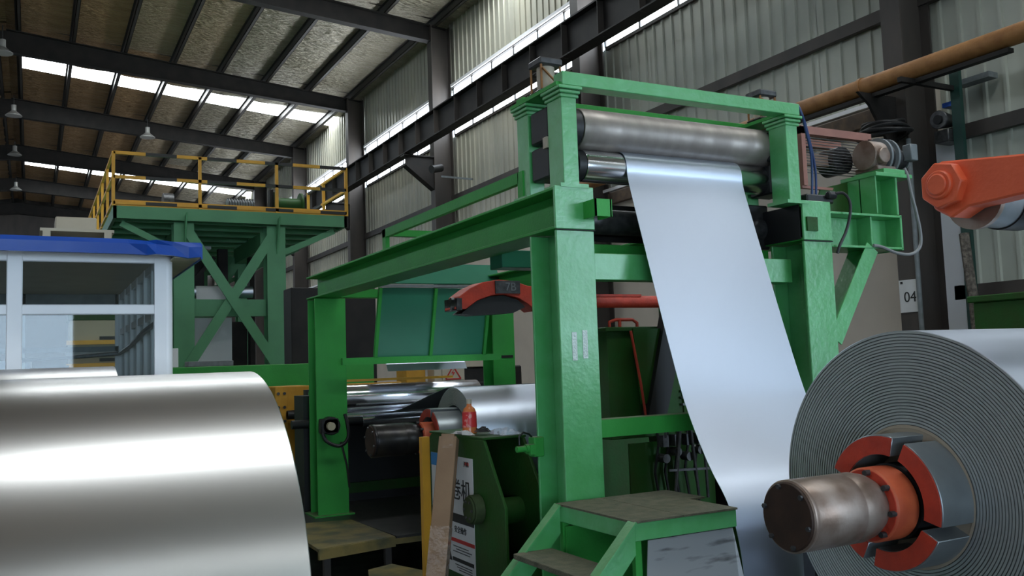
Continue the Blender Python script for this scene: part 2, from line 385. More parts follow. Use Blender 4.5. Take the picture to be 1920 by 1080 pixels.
skm = bpy.data.meshes.new('skylight_sheet'); skm.from_pydata([(0,0,0),(1,0,0),(1,1,0),(0,1,0)], [], [(0,3,2,1)]); skm.materials.append(SKYL)
sl = math.atan(.094)
def roofcell(xa, xb, ya, yb, me, nm):
    L_ = (xb-xa)/math.cos(sl); right = xa > -.76
    share(nm, me, ce, (xa, ya, zr(xa)+.235), rot=(0, sl if right else -sl, 0), scale=(L_, yb-ya, 1))
cells = [(-.75, -.44)] + [(PX[k], PX[k+1]) for k in range(7)] + [(PX[7], 10.9)] + [(-.75-1.51*(k+1), -.75-1.51*k) for k in range(7)]
for (xa, xb) in cells:
    for k in range(-3, 7):
        ya = Y0+BAY*k; yb = ya+BAY; xs_ = xa + random.uniform(-.9, .9) - .35*(k-3); rq = rp if xs_ < 2.6 else rp3 if xs_ < 5.2 else rp2  # brown to grey by position, painting in the reflected window light
        if k in (-3, -1, 1, 3, 5) and xa > -.5:
            s0, s1 = (2.95, 4.35) if k in (1, 3) else (3.75, 5.2) if k == 5 else (1.05, 2.45) if k == -1 else (.5, .95)  # rearmost strip is unseen, added narrow to brighten the near coil's lower part
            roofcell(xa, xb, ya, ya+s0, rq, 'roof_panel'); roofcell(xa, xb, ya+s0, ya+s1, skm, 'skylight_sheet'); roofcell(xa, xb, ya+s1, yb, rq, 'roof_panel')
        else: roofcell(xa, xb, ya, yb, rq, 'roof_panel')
# bright side door slit beside column 04, pale sliding panel
dr = mk('door_1', MB().box(10.55, 10.6, 7.38, 7.72, FZ, 4.4), SHEETW, kind=S)
mk('daylight_gap_strip', MB().box(10.5, 10.56, 7.33, 7.375, FZ, 3.9), WHITE, dr)  # white strip painted in for the daylight showing at the door edge
# white number plate on column
sg = mk('number_sign', MB().box(9.985, 9.996, 7.70, 7.99, 2.07, 2.49), PAPER, label='white 04 number sheet taped to the dark column beside the green bracket', cat='sign')
text('lettering', '04', .19, INK, sg, (9.983, 7.83, 2.26), (0, -1, 0), (0, 0, 1))
mk('logo', MB().box(9.982, 9.985, 7.93, 7.965, 2.44, 2.47), INK, sg)

# ------------------------------------------------------------------ coils
def coil_mesh(X0, X1, Yc, zc, R, rb, rings):
    m = MB(); prof = [(X1, rb), (X1, R-.004), (X1-.004, R), (X0+.004, R), (X0, R-.004)]
    o = MB().lathe((0, Yc, zc), [(X1, rb), (X1, R-.003), (X1-.003, R), (X0+.003, R), (X0, R-.003)], 160, closed=False)
    o.f = [f for f in o.f if len(f) == 4]
    e = MB(); pr = []
    for k in range(rings):
        dr_ = (R-.003-rb)/rings; r0 = R-.003 - dr_*k; q = random.uniform(.62, .72)
        pr += [(X0, r0), (X0, r0-dr_*q), (X0+.016, r0-dr_*(q+.06)), (X0+.016, r0-dr_*.94)]
    pr += [(X0, rb), (X0+.3, rb-.004), (X1, rb)]
    e.lathe((0, Yc, zc), pr, 128); e.f = [f for f in e.f if len(f) == 4]
    return o, e
def coil(name, label, X0, X1, Yc, zc, R, rb, rings, outm=COILM):
    t = thing(name, label, 'coil', ((X0+X1)/2, Yc, zc-R))
    o, e = coil_mesh(X0, X1, Yc, zc, R, rb, rings)
    mk('outer_wrap', o, outm, t, smooth=True); mk('edge_wraps', e, ENDM, t, smooth=True, angle=25, label='grey end face of tightly wound sheet edges')
    return t
XL, XR_ = 3.55, 4.53
c1 = coil('steel_coil', 'large steel coil mounted on the orange mandrel, its ringed end facing us', XL, XR_, 2.855, .93, .755, .322, 30, STEEL)
mk('core_sleeve', MB().lathe((0, 2.855, .93), [(XL-.004, .324), (XL-.006, .311), (XR_, .311), (XR_, .324)], 96), mat('tan_core_sleeve', (.33, .27, .2), .6), c1, smooth=True)
coil('steel_coil', 'biggest bright steel coil, close up, lying in front of the white cabin', -.42, .661, 3.148, .836, .765, .305, 30)
coil('steel_coil', 'steel coil just peeping over the near coil in front of the white cabin', -.62, .36, 4.86, .905, .745, .3, 24)
c2 = coil('steel_coil', 'smaller shiny coil on the second mandrel behind the bottle stand', XL+.02, XR_+.3, 7.95, .93, .452, .282, 14, STEEL)
# cradles that carry the two lying coils
for (a, b, yc, lab) in ((-.35, .6, 3.148, 'dark steel cradle under the biggest close-up coil'), (-.55, .33, 4.86, 'dark steel cradle under the coil before the white cabin')):
    t = thing('coil_cradle', lab, 'cradle', ((a+b)/2, yc, FZ))
    for s in (-1, 1):
        mk('rest', MB().prism([(a, yc+s*.2, FZ+.1), (a, yc+s*.75, FZ+.1), (a, yc+s*.75, .34), (a, yc+s*.62, .36)], (b-a, 0, 0)), GUN, t)
    mk('base', MB().box(a, b, yc-.8, yc+.8, FZ, FZ+.1), GUN, t)

# ------------------------------------------------------------------ uncoilers
def seg_mesh(Xa, Xb, Yc, zc, ri, ro, a0, a1, n=14):
    m = MB(); vs = []
    for X in (Xa, Xb):
        for r in (ro, ri):
            for k in range(n+1):
                a = a0+(a1-a0)*k/n; vs.append((X, Yc-r*math.sin(a), zc+r*math.cos(a)))
    N = n+1; fs = []
    for k in range(n):
        fs += [(k, k+1, N+k+1, N+k), (2*N+k, 2*N+k+1, 3*N+k+1, 3*N+k), (k, k+1, 2*N+k+1, 2*N+k), (N+k, N+k+1, 3*N+k+1, 3*N+k)]
    for e in (0, n): fs.append((e, N+e, 3*N+e, 2*N+e))
    return m.add(vs, fs)
def uncoiler(label, Yc, zc, xs, bolts=True, stubm=BROWN, rs=.30, capm=CAPM):
    t = thing('uncoiler', label, 'machine', (4.9, Yc, FZ))
    xf = xs+.565; k = rs/.30
    for i in range(4):
        a0 = math.radians(20+90*i+6); a1 = math.radians(110+90*i-6)
        s_ = mk('mandrel_segment', seg_mesh(xf+.006, 4.75, Yc, zc, .212*k, rs, a0, a1), SEGM, t, smooth=True, bev=.003)
        mk('segment_face', seg_mesh(xf, xf+.008, Yc, zc, .214*k, rs-.006, a0+.01, a1-.01), RED, s_, label='red painted end of the segment')
    mk('core_shaft', MB().cyl((xf+.05, Yc, zc), (4.75, Yc, zc), .17*k, n=32), BLACK, t, smooth=True)
    hb = mk('hub_flange', MB().lathe((0, Yc, zc), [(xs+.47, .09), (xs+.47, .155*k), (xs+.478, .163*k), (xs+.6, .163*k), (xs+.6, .1)], 48), HUBO, t, smooth=True)
    st = mk('shaft_stub', MB().lathe((0, Yc, zc), [(xs, .10), (xs, .144), (xs+.006, .15), (xs+.02, .15), (xs+.024, .1475), (xs+.03, .15), (xs+.30, .15), (xs+.305, .1485), (xs+.31, .15), (xs+.37, .15), (xs+.42, .14), (xs+.475, .115)], 56), stubm, t, smooth=True)
    mk('end_cap', MB().lathe((0, Yc, zc), [(xs-.008, .0001), (xs-.008, .136), (xs-.002, .141), (xs+.01, .141)], 48), capm, st, smooth=True)
    if bolts:
        b = MB()
        for j in range(6):
            a = math.radians(15+60*j); p = Vector((0, Yc+.125*math.cos(a), zc+.125*math.sin(a)))
            b.cyl(p+Vector((xs-.02, 0, 0)), p+Vector((xs, 0, 0)), .011, n=6)
        mk('cap_bolts', b, GUN, st, kind='stuff')
        b = MB()
        for j in range(8):
            a = math.radians(8+45*j); p = Vector((0, Yc+.143*math.cos(a), zc+.143*math.sin(a)))
            b.cyl(p+Vector((xs+.44, 0, 0)), p+Vector((xs+.47, 0, 0)), .013, n=10)
        mk('hub_bolts', b, GUN, hb, kind='stuff')
        mk('hub_face', MB().lathe((0, Yc, zc), [(xs+.466, .1), (xs+.466, .154*k), (xs+.472, .154*k)], 40), RED, hb, smooth=True, label='red painted front of the hub')
    mk('gear_housing', MB().box(4.98, 5.6, Yc-.36, Yc+.36, FZ+.1, zc+.36).cyl((4.7, Yc, zc), (5.0, Yc, zc), .3, n=32), DGREEN, t, bev=.02)
    mk('base_frame', MB().box(4.5, 5.8, Yc-.42, Yc+.42, FZ, FZ+.1), DGREEN, t)
    return t
uncoiler('orange hubbed expanding mandrel with a brown shaft stub, inside the ringed coil', 2.836, .925, 2.773, rs=.298)
u2 = uncoiler('second mandrel with dark oily shaft stub, behind the bottle stand', 7.95, .93, 2.735, stubm=mat('black_oily_steel', (.035, .033, .034), .33, .7, col2=(.06, .055, .05), scale=9), rs=.268)

# ------------------------------------------------------------------ hanging strip
cv = [(4.93, 2.973), (4.90, 2.974), (4.87, 2.972), (4.84, 2.96), (4.815, 2.94), (4.797, 2.91), (4.789, 2.88), (4.786, 2.85), (4.785, 2.80), (4.76, 2.70), (4.36, 1.44), (4.245, 1.19), (4.11, .955), (3.99, .81), (3.925, .68), (3.89, .54), (3.874, .398), (3.86, .2), (3.83, .02), (3.75, -.12), (3.6, -.2), (3.42, -.17), (3.2, -.03), (3.0, .105), (2.86, .16)]
def smooth_curve(p, it=2):
    for _ in range(it):
        q = [p[0]]
        for a, b in zip(p, p[1:]): q += [(.75*a[0]+.25*b[0], .75*a[1]+.25*b[1]), (.25*a[0]+.75*b[0], .25*a[1]+.75*b[1])]
        q.append(p[-1]); p = q
    return p
mk('steel_strip', MB().sheet(smooth_curve(cv, 3), 3.44, 4.43, .003), STEEL, smooth=True, angle=60,
   label='wide shiny steel sheet hanging from the top rollers down to the mandrel coil', cat='sheet')

# ------------------------------------------------------------------ the big green roll stand
F = thing('roll_stand', 'bright green steel frame carrying two long rollers with a steel sheet hanging from them', 'machine', (3.92, 7.3, FZ))
p1 = mk('post', MB().hpost(2.77, 3.04, 4.60, 4.93, FZ, 2.385), GREEN2, F, bev=.004)
mk('post', MB().hpost(4.80, 5.075, 4.60, 4.93, FZ, 2.385), GREEN2, F, bev=.004)
p3 = mk('post', MB().hpost(2.77, 3.12, 9.83, 10.13, 0, 2.385).box(2.72, 3.17, 9.78, 10.18, -.02, .015), GREEN, F, bev=.004)
mk('post', MB().hpost(4.965, 5.26, 9.83, 10.13, FZ, 2.385), GREEN, F, bev=.004)
mk('side_beam', MB().ibeam((2.905, 4.615, 2.52), (2.905, 10.16, 2.52), .275, .255), GREEN, F, bev=.003)
mk('side_beam', MB().ibeam((4.94, 4.615, 2.52), (4.94, 10.16, 2.52), .275, .255), GREEN, F, bev=.003)
mk('end_plate', MB().box(2.765, 3.045, 4.595, 4.615, 2.392, 2.655), GREEN2, F, bev=.004)
mk('end_plate', MB().box(4.80, 5.078, 4.595, 4.615, 2.392, 2.675), GREEN2, F, bev=.004)
mk('weld_seam', MB().box(2.768, 3.045, 4.592, 4.6, 2.384, 2.391), DARK, F)
mk('weld_seam', MB().box(4.80, 5.078, 4.592, 4.6, 2.384, 2.391), DARK, F)
mk('lug', MB().box(2.965, 2.975, 4.46, 4.6, 2.455, 2.56).box(2.965, 3.08, 4.46, 4.47, 2.455, 2.56).box(3.07, 3.085, 4.46, 4.6, 2.455, 2.56), GREEN, F)
mk('lug', MB().box(4.825, 4.925, 4.58, 4.596, 2.455, 2.555), DGREEN, F)
mk('cross_beam', MB().box(3.04, 4.80, 4.73, 4.86, 2.10, 2.268), GREEN2, F, bev=.004)
mk('cross_beam', MB().box(3.04, 4.80, 4.95, 5.05, 2.24, 2.36), GREEN, F, bev=.004)
mk('cross_beam', MB().box(3.05, 4.80, 5.85, 6.05, 2.30, 2.43), TEAL, F, bev=.004)
mk('cross_beam', MB().box(3.04, 4.97, 9.9, 10.05, 2.40, 2.5), GREEN, F, bev=.004)
mk('strut', MB().box(3.04, 4.80, 4.62, 4.632, 1.13, 1.235).box(3.04, 4.80, 4.632, 4.74, 1.225, 1.237), GREEN, F)
mk('under_roller', MB().cyl((3.05, 5.02, 2.52), (4.79, 5.02, 2.52), .085, n=24), GUN, F, smooth=True)
mk('apron_plate', MB().prism([(3.06, 5.2, 2.66), (3.06, 5.23, 2.64), (3.06, 5.12, 2.4), (3.06, 5.1, 2.4)], (1.72, 0, 0)), DARK, F)
mk('apron_plate', MB().box(3.06, 4.79, 5.12, 5.2, 2.62, 2.66).box(3.06, 4.79, 5.3, 5.36, 2.46, 2.5), DARK, F)
# upper roller housing
for x0, x1 in ((2.84, 2.95), (4.69, 4.80)):
    for y0, y1 in ((4.60, 4.77), (5.02, 5.17)):
        pm = MB().box(x0, x1, y0, y1, 2.65, 3.27)
        pm.box(x0-.012, x1+.012, y0-.012, y1+.012, 3.205, 3.225).box(x0-.02, x1+.02, y0-.02, y1+.02, 3.23, 3.25).box(x0-.03, x1+.03, y0-.03, y1+.03, 3.255, 3.275)
        mk('upper_post', pm, GREEN2, F, bev=.004)
        mk('foot_plate', MB().box(x0-.03, x1+.06, y0-.01, y1+.02, 2.648, 2.672), GREEN2, F)
    mk('top_side_plate', MB().box(x0-.03, x1+.03, 4.6, 5.2, 3.276, 3.3), GREEN, F)
    mk('bearing_block', MB().box(x0+.01, x1+.09, 4.785, 5.005, 2.99, 3.2), BLACK, F, bev=.01)
    mk('bearing_block', MB().box(x0+.01, x1+.09, 4.785, 5.005, 2.75, 2.96), BLACK, F, bev=.01)
mk('bearing_shim', MB().box(2.83, 2.842, 4.77, 4.82, 2.93, 3.0), CREAM, F)
mk('top_beam', MB().box(2.84, 4.81, 4.575, 4.68, 3.277, 3.362), GREEN2, F, bev=.004)
mk('top_beam', MB().box(2.84, 4.81, 5.08, 5.17, 3.277, 3.34), GREEN, F, bev=.004)
r1 = mk('top_roller', MB().lathe((0, 4.9, 3.103), [(3.12, .04), (3.12, .133), (3.125, .137), (3.45, .137), (3.452, .1365), (4.62, .1365), (4.622, .137), (4.835, .137), (4.84, .132), (4.84, .04)], 56), ROLLM, F, smooth=True, label='dull grey upper roller')
mk('journal', MB().cyl((2.9, 4.9, 3.103), (4.92, 4.9, 3.103), .04, n=16), GUN, r1, smooth=True)
for x in (3.06, 4.845): mk('end_disc', MB().cyl((x, 4.9, 3.103), (x+.055, 4.9, 3.103), .125, n=32), BLACK, r1, smooth=True)
r2 = mk('lower_roller', MB().lathe((0, 4.9, 2.862), [(3.15, .04), (3.15, .1), (3.155, .104), (4.86, .104), (4.865, .1), (4.865, .04)], 48), CHROME, F, smooth=True, label='mirror bright chromed lower roller')
mk('end_disc', MB().cyl((3.09, 4.9, 2.862), (3.145, 4.9, 2.862), .1, n=32).cyl((2.9, 4.9, 2.862), (4.95, 4.9, 2.862), .035, n=16), BLACK, r2, smooth=True)
for x in (2.905, 4.745):
    ac = mk('air_cylinder', MB().cyl((x, 4.88, 3.30), (x, 4.88, 3.48), .058, n=24), CREAM, F, smooth=True)
    for za, zb in ((3.475, 3.525), (3.30, 3.32)): mk('cylinder_cap', MB().box(x-.085, x+.085, 4.80, 4.96, za, zb), GUN, ac, bev=.01)
    tr = MB()
    for i, j in ((-1,-1),(1,-1),(1,1),(-1,1)): tr.cyl((x+i*.07, 4.88+j*.065, 3.31), (x+i*.07, 4.88+j*.065, 3.49), .008, n=8)
    tr.bar((x-.07, 4.80, 3.45), (x+.07, 4.80, 3.33), .008, .015, (0, 1, 0))
    mk('tie_rods', tr, RUST, ac, kind='stuff')
# low guard rail on the left side beam
mk('guard_rail', MB().box(2.83, 2.87, 5.16, 7.78, 2.775, 2.85).box(2.83, 2.87, 7.70, 7.78, 2.648, 2.85).box(2.83, 3.3, 7.72, 7.78, 2.79, 2.85).box(2.83, 2.87, 5.1, 5.17, 2.648, 2.85), GREEN, F)
# right bracket, drive and belt guard
br = mk('drive_bracket', MB().ibeam((5.075, 4.745, 2.48), (5.83, 4.745, 2.48), .29, .26).box(5.815, 5.835, 4.6, 4.89, 2.345, 2.615).box(5.5, 5.515, 4.61, 4.88, 2.37, 2.59), GREEN2, F, bev=.003)
mk('diagonal_brace', MB().bar((5.06, 4.72, 1.66), (5.50, 4.72, 2.35), .22, .012, (-.84, 0, .54)).bar((5.06, 4.61, 1.68), (5.50, 4.61, 2.36), .012, .13, (-.84, 0, .54)), GREEN2, F, bev=.003)
mk('motor_stool', MB().box(5.57, 5.582, 4.6, 4.9, 2.615, 2.92).box(5.79, 5.81, 4.6, 4.9, 2.615, 2.92).box(5.57, 5.81, 4.74, 4.755, 2.615, 2.92).box(5.56, 5.96, 4.58, 4.92, 2.90, 2.93).box(5.66, 5.9, 4.59, 4.9, 2.93, 2.965)
   , GREEN2, F, bev=.003)
mk('stool_web', MB().prism([(5.57, 4.86, 2.615), (5.57, 4.86, 2.9), (5.3, 4.88, 2.84), (5.2, 4.88, 2.615)], (0, .01, 0)), DGREEN, F)  # dark green puts the plate's shadow into its colour
mk('dark_web_sheet', MB().box(4.792, 4.80, 4.625, 6.2, 2.40, 2.645), BLACK, F)  # black sheet added to make the beam's inner side read dark
mk('dark_gap_block', MB().box(4.3, 4.85, 4.98, 5.4, 2.37, 2.7), BLACK, F, bev=.01)  # black block added to fill the dark gap beside the post
gd = mk('belt_guard', MB().box(5.10, 5.86, 4.85, 4.9, 3.245, 3.305).box(5.82, 5.86, 4.85, 4.9, 2.93, 3.26).box(5.10, 5.14, 4.85, 5.2, 2.85, 3.3).box(5.1, 5.86, 5.15, 5.2, 3.245, 3.305).box(5.1, 5.86, 4.87, 4.9, 2.83, 2.85), SALMON, F, label='faded red belt guard with wire grille')
wr_ = MB()
for k in range(13): wr_.cyl((5.12, 4.86, 2.95+.0225*k), (5.84, 4.86, 2.95+.0225*k), .0035, n=6)
mk('guard_wires', wr_, GUN, gd, kind='stuff')
mk('drive_belt', MB().box(5.1, 5.6, 5.0, 5.06, 3.05, 3.14), mat('brown_belt', (.24, .16, .12), .6), F)
mk('pulley', MB().cyl((5.64, 4.95, 3.1), (5.64, 5.12, 3.1), .11, n=28).cyl((5.64, 4.9, 3.1), (5.64, 5.2, 3.1), .03, n=12), GUN, F, smooth=True)
mt = mk('drive_motor', MB().cyl((5.80, 4.76, 3.09), (5.98, 4.76, 3.09), .10, n=28).cyl((5.98, 4.76, 3.09), (6.09, 4.76, 3.09), .075, n=24), BLACK, F, smooth=True, bev=.004)
for x in (5.79, 5.87):
    mk('cooling_ring', MB().lathe((0, 4.76, 3.09), [(x, .12), (x, .15), (x+.02, .15), (x+.02, .12)], 28, closed=True), GREY, mt, smooth=True)
mk('end_cover', MB().cyl((6.07, 4.76, 3.08), (6.12, 4.76, 3.08), .085, .05, n=20).box(6.02, 6.1, 4.62, 4.7, 3.06, 3.19), GREY, mt, smooth=True, bev=.006)
mk('gearbox', MB().cyl((5.63, 4.74, 3.09), (5.78, 4.74, 3.09), .115, n=26).cyl((5.70, 4.60, 3.07), (5.70, 4.66, 3.07), .06, n=20).box(5.66, 5.86, 4.64, 4.86, 2.965, 3.0), BROWN, F, smooth=True, bev=.005)
mk('control_box', MB().box(4.9, 5.17, 4.64, 4.85, 2.675, 2.735).cyl((5.08, 4.62, 2.73), (5.16, 4.62, 2.73), .03, n=12), BLACK, F, bev=.01)
mk('blue_hose', MB().tube(cr([(4.74, 4.84, 3.36), (4.8, 4.62, 3.37), (4.83, 4.58, 3.3), (4.88, 4.6, 3.2), (4.95, 4.63, 3.05), (4.985, 4.66, 2.9), (4.99, 4.68, 2.73)]), .009), CABLEB, F, smooth=True)
mk('blue_hose', MB().tube(cr([(4.74, 4.84, 3.36), (4.81, 4.64, 3.375), (4.86, 4.6, 3.28), (4.93, 4.62, 3.14), (5.0, 4.65, 2.98), (5.03, 4.67, 2.86), (5.03, 4.68, 2.73)]), .009), CABLEB, F, smooth=True)
mk('black_hose', MB().tube(cr([(5.14, 4.6, 2.74), (5.19, 4.57, 2.74), (5.225, 4.55, 2.68), (5.22, 4.55, 2.58), (5.18, 4.56, 2.46), (5.12, 4.57, 2.36), (5.1, 4.58, 2.3)]), .011), BLACK, F, smooth=True)
mk('motor_cable', MB().tube(cr([(5.9, 4.6, 2.98), (5.909, 4.58, 2.917), (5.92, 4.57, 2.794), (5.952, 4.56, 2.631), (5.983, 4.56, 2.467), (5.96, 4.56, 2.364), (5.864, 4.57, 2.312), (5.717, 4.58, 2.321), (5.576, 4.585, 2.361), (5.49, 4.59, 2.37)]), .012), CABLEG, F, smooth=True)
for x, z, l in ((2.85, 1.60, .17), (2.925, 1.61, .17)):
    mk('clear_tape', MB().box(x, x+.035, 4.5975, 4.5995, z, z+l), TAPEW, F)
sw = mk('limit_switch', MB().box(2.72, 2.79, 4.87, 4.95, 1.02, 1.14), GREEN, F, bev=.006)
mk('connector', MB().cyl((2.72, 4.88, 1.075), (2.66, 4.88, 1.075), .027, n=16).cyl((2.66, 4.88, 1.075), (2.6, 4.88, 1.075), .019, n=16).box(2.68, 2.72, 4.85, 4.91, 1.04, 1.1), GREEN, sw, smooth=True)
mk('switch_cable', MB().tube([(2.62, 4.88, 1.1), (2.62, 4.88, 1.15), (2.65, 4.88, 1.175), (2.7, 4.9, 1.16), (2.73, 4.92, 1.14)], .006), BLACK, sw, smooth=True)
# fittings on the far left post
fx = mk('air_regulator', MB().cyl((2.9, 9.7, .98), (2.9, 9.83, .98), .1, n=20).box(2.78, 2.98, 9.7, 9.8, .9, 1.06), BLACK, F, smooth=True, bev=.01)
mk('brass_knob', MB().cyl((2.88, 9.64, .98), (2.88, 9.7, .98), .045, n=16), BEIGE, fx, smooth=True)
mk('regulator_hose', MB().tube(cr([(2.8, 9.72, .92), (2.84, 9.7, .82), (2.98, 9.7, .76), (3.08, 9.7, .84), (3.08, 9.72, 1.0), (3.06, 9.74, 1.1)]), .02).tube([(3.0, 9.7, .8), (3.06, 9.7, .55), (3.1, 9.75, .3)], .012), BLACK, F, smooth=True)

# sloping teal hood with two panels and its rail
H = thing('hood', 'sloping green hood of framed panels hung under the far end of the green frame', 'guard', (4.1, 9.7, 1.64))
mk('rail', MB().bar((3.0, 9.62, 1.675), (5.12, 9.62, 1.675), .06, .075), GREEN, H)
mk('rail_end', MB().box(4.95, 5.1, 9.58, 9.6, 1.66, 1.69), DARK, H)
def hood_panel(x0, x1):
    return MB().prism([(x0, 9.40, 2.47), (x1, 9.40, 2.47), (x1, 9.62, 1.70), (x0, 9.62, 1.70)], (0, .012, .004))
a = mk('panel', hood_panel(3.40, 4.02), TEAL, H)
a = mk('panel', hood_panel(4.06, 4.70), TEAL, H)
for x in (3.38, 4.04, 4.72):
    mk('rib', MB().bar((x, 9.39, 2.47), (x, 9.61, 1.71), .035, .05, (0, 1, 0)), GREEN, H)
mk('top_rail', MB().bar((3.3, 9.38, 2.49), (4.78, 9.38, 2.49), .04, .03), GREY, H)
mk('back_panel', MB().prism([(3.5, 9.46, 2.53), (4.9, 9.46, 2.53), (5.0, 9.76, 2.79), (4.0, 9.76, 2.79)], (0, .012, -.01)), TEAL, H)

# snubber arms
pa = [(2.551, 2.306), (2.53, 2.37), (2.47, 2.388), (2.37, 2.375), (2.1, 2.34), (1.6, 2.35), (1.1, 2.3), (.75, 2.15), (.55, 1.85), (.75, 1.78), (.95, 2.03), (1.3, 2.16), (1.7, 2.19), (2.15, 2.185), (2.36, 2.175), (2.44, 2.14), (2.52, 2.19)]
A = thing('snubber_arm', 'thick orange hold-down arm with a grey roller reaching over the ringed coil', 'machine', (3.35, .6, FZ))
mk('arm', MB().prism([(3.40, y, z) for y, z in pa], (.12, 0, 0)), ORANGE, A, bev=.008)
mk('pivot_boss', MB().cyl((3.355, 2.449, 2.28), (3.41, 2.449, 2.28), .1, n=7).cyl((3.34, 2.449, 2.28), (3.36, 2.449, 2.28), .06, n=28).cyl((3.33, 2.449, 2.28), (3.34, 2.449, 2.28), .045, n=28), ORANGE, A, smooth=True, bev=.006)
ro = mk('press_roller', MB().lathe((0, 2.42, 2.225), [(3.53, .03), (3.53, .118), (3.6, .118), (3.6, .118), (4.5, .118), (4.5, .03)], 48), GREY, A, smooth=True)
mk('roller_flange', MB().lathe((0, 2.42, 2.225), [(3.525, .05), (3.525, .13), (3.55, .13), (3.55, .05)], 40, closed=True), BROWN, ro, smooth=True)
for x, w_ in ((3.70, .13), (4.1, .1)): mk('rubber_ring', MB().lathe((0, 2.42, 2.225), [(x, .1), (x, .125), (x+w_, .125), (x+w_, .1)], 40, closed=True), BLACK, ro, smooth=True)
mk('pedestal', MB().box(3.3, 3.65, .45, .8, FZ, 1.95), DGREEN, A, bev=.02)
B = thing('snubber_arm', 'curved red-orange hold-down arm tagged 7B seen between the green posts', 'machine', (4.6, 7.6, 2.0))
top = [(3.39, 2.10), (3.44, 2.22), (3.55, 2.295), (3.68, 2.35), (3.84, 2.375), (4.0, 2.365), (4.15, 2.32), (4.35, 2.30), (4.7, 2.25), (4.7, 2.12), (4.4, 2.10), (4.23, 2.08)]
bot = [(4.14, 2.15), (4.05, 2.20), (3.9, 2.235), (3.76, 2.225), (3.62, 2.18), (3.5, 2.10)]
mk('arm', MB().prism([(x, 7.45, z) for x, z in top+bot], (0, .25, 0)), RED, B, bev=.006)
mk('press_pad', MB().prism([(x, 7.48, z) for x, z in [(3.46, 2.06), (3.62, 2.175), (3.76, 2.22), (3.9, 2.23), (4.05, 2.19), (4.13, 2.12), (4.0, 2.065), (3.6, 2.045)]], (0, .2, 0)), BLACK, B)
mk('tube', MB().cyl((4.6, 7.55, 2.177), (6.0, 7.55, 2.177), .062, n=24).box(4.9, 5.5, 7.5, 7.6, 2.225, 2.25), RED, B, smooth=True)
mk('end_bracket', MB().box(3.40, 3.45, 7.43, 7.71, 2.09, 2.2).cyl((3.37, 7.5, 2.11), (3.40, 7.5, 2.11), .02, n=8).cyl((3.37, 7.5, 2.19), (3.40, 7.5, 2.19), .02, n=8), GUN, B)
tg = mk('tag_plate', MB().box(3.80, 4.06, 7.438, 7.449, 2.245, 2.365), GUN, B)
text('lettering', '7B', .11, GREY, tg, (3.96, 7.437, 2.305), (1, 0, 0), (0, 0, 1))
mk('arm_carrier', MB().box(5.9, 6.25, 7.4, 7.75, FZ, 2.4), DGREEN, B)

# ------------------------------------------------------------------ steps and platform
Sx = thing('step_platform', 'green steel steps up to a dusty platform under the hanging sheet', 'steps', (3.0, 4.15, FZ))
PL = mk('platform_frame', MB().box(2.68, 3.345, 3.80, 3.815, .685, .775).box(2.68, 2.695, 3.815, 4.56, .685, .775).box(3.33, 3.345, 3.815, 4.56, .685, .775).box(2.68, 3.345, 4.55, 4.565, .685, .775), GREEN2, Sx, bev=.003)
mk('platform_plate', MB().box(2.675, 2.985, 3.795, 4.57, .775, .785), TREAD, Sx)
mk('platform_plate', MB().box(2.99, 3.35, 3.795, 4.57, .775, .785).box(3.35, 3.47, 4.2, 4.57, .775, .785), TREAD, Sx)
for yv in (3.80, 4.53):
    mk('stringer', MB().prism([(2.68, yv, .78), (2.68, yv, .62), (2.68-1.02, yv, FZ), (2.68-1.24, yv, FZ)], (0, .035, 0)).bar((2.68, yv+.0175, .782), (2.68-1.235, yv+.0175, FZ+.002), .07, .008, (-1, 0, 1)), GREEN2, Sx)
for k, z in enumerate((.545, .305, .065, -.2)):
    xx = 2.62 - .235*k
    mk('tread', MB().box(xx-.25, xx, 3.835, 4.53, z-.03, z), TREAD, Sx, bev=.003)
for x, yv in ((2.70, 3.82), (2.70, 4.52), (3.3, 3.86), (3.3, 4.52)):
    mk('leg', MB().box(x-.01, x+.03, yv-.0, yv+.03, FZ, .685), GREEN, Sx)
mk('back_panel', MB().box(2.70, 3.44, 4.50, 4.512, .1, .66), GREEN, Sx)
mk('cover_sheet', MB().prism([(2.78, 3.83, .675), (3.34, 3.83, .675), (3.40, 3.8, .3), (3.42, 3.8, FZ), (2.66, 3.8, FZ)], (0, .004, 0)), SCRAP, label='scratched grey metal sheet standing below the green platform', cat='sheet')
mk('black_upright', MB().box(3.75, 3.95, 3.66, 3.74, FZ, .72).box(3.65, 4.05, 3.6, 3.8, FZ, FZ+.02), BLACK, label='black upright block between the hanging sheet and the ringed coil', cat='prop')  # black upright filling the black gap beside the coil

# ------------------------------------------------------------------ stand with poster, box, bottle
T = thing('support_stand', 'dark green tapered steel stand with a poster on its side', 'stand', (2.75, 5.6, FZ))
prof = [(6.24, FZ), (6.24, 1.08), (6.20, 1.105), (5.34, 1.105), (5.06, .70), (5.06, FZ)]
mk('side_plate', MB().prism([(2.6, y, z) for y, z in prof], (.022, 0, 0)), DGREEN, T, bev=.004)
mk('side_plate', MB().prism([(2.89, y, z) for y, z in prof], (.022, 0, 0)), DGREEN, T, bev=.004)
mk('top_plate', MB().box(2.60, 2.915, 5.33, 6.24, 1.105, 1.12), DGREEN, T, bev=.003)
mk('back_plate', MB().box(2.62, 2.89, 6.2, 6.22, FZ, 1.1), DGREEN, T)
mk('front_plate', MB().box(2.62, 2.89, 5.07, 5.09, FZ, .38), DGREEN, T)
mk('inner_roll', MB().cyl((2.62, 5.42, .62), (2.89, 5.42, .62), .09, n=24), DGREEN, T, smooth=True)
hd = mk('pivot_hub', MB().cyl((2.53, 5.42, .655), (2.6, 5.42, .655), .095, n=32).cyl((2.515, 5.42, .655), (2.53, 5.42, .655), .085, n=32), OLIVE, T, smooth=True, bev=.005)
b = MB()
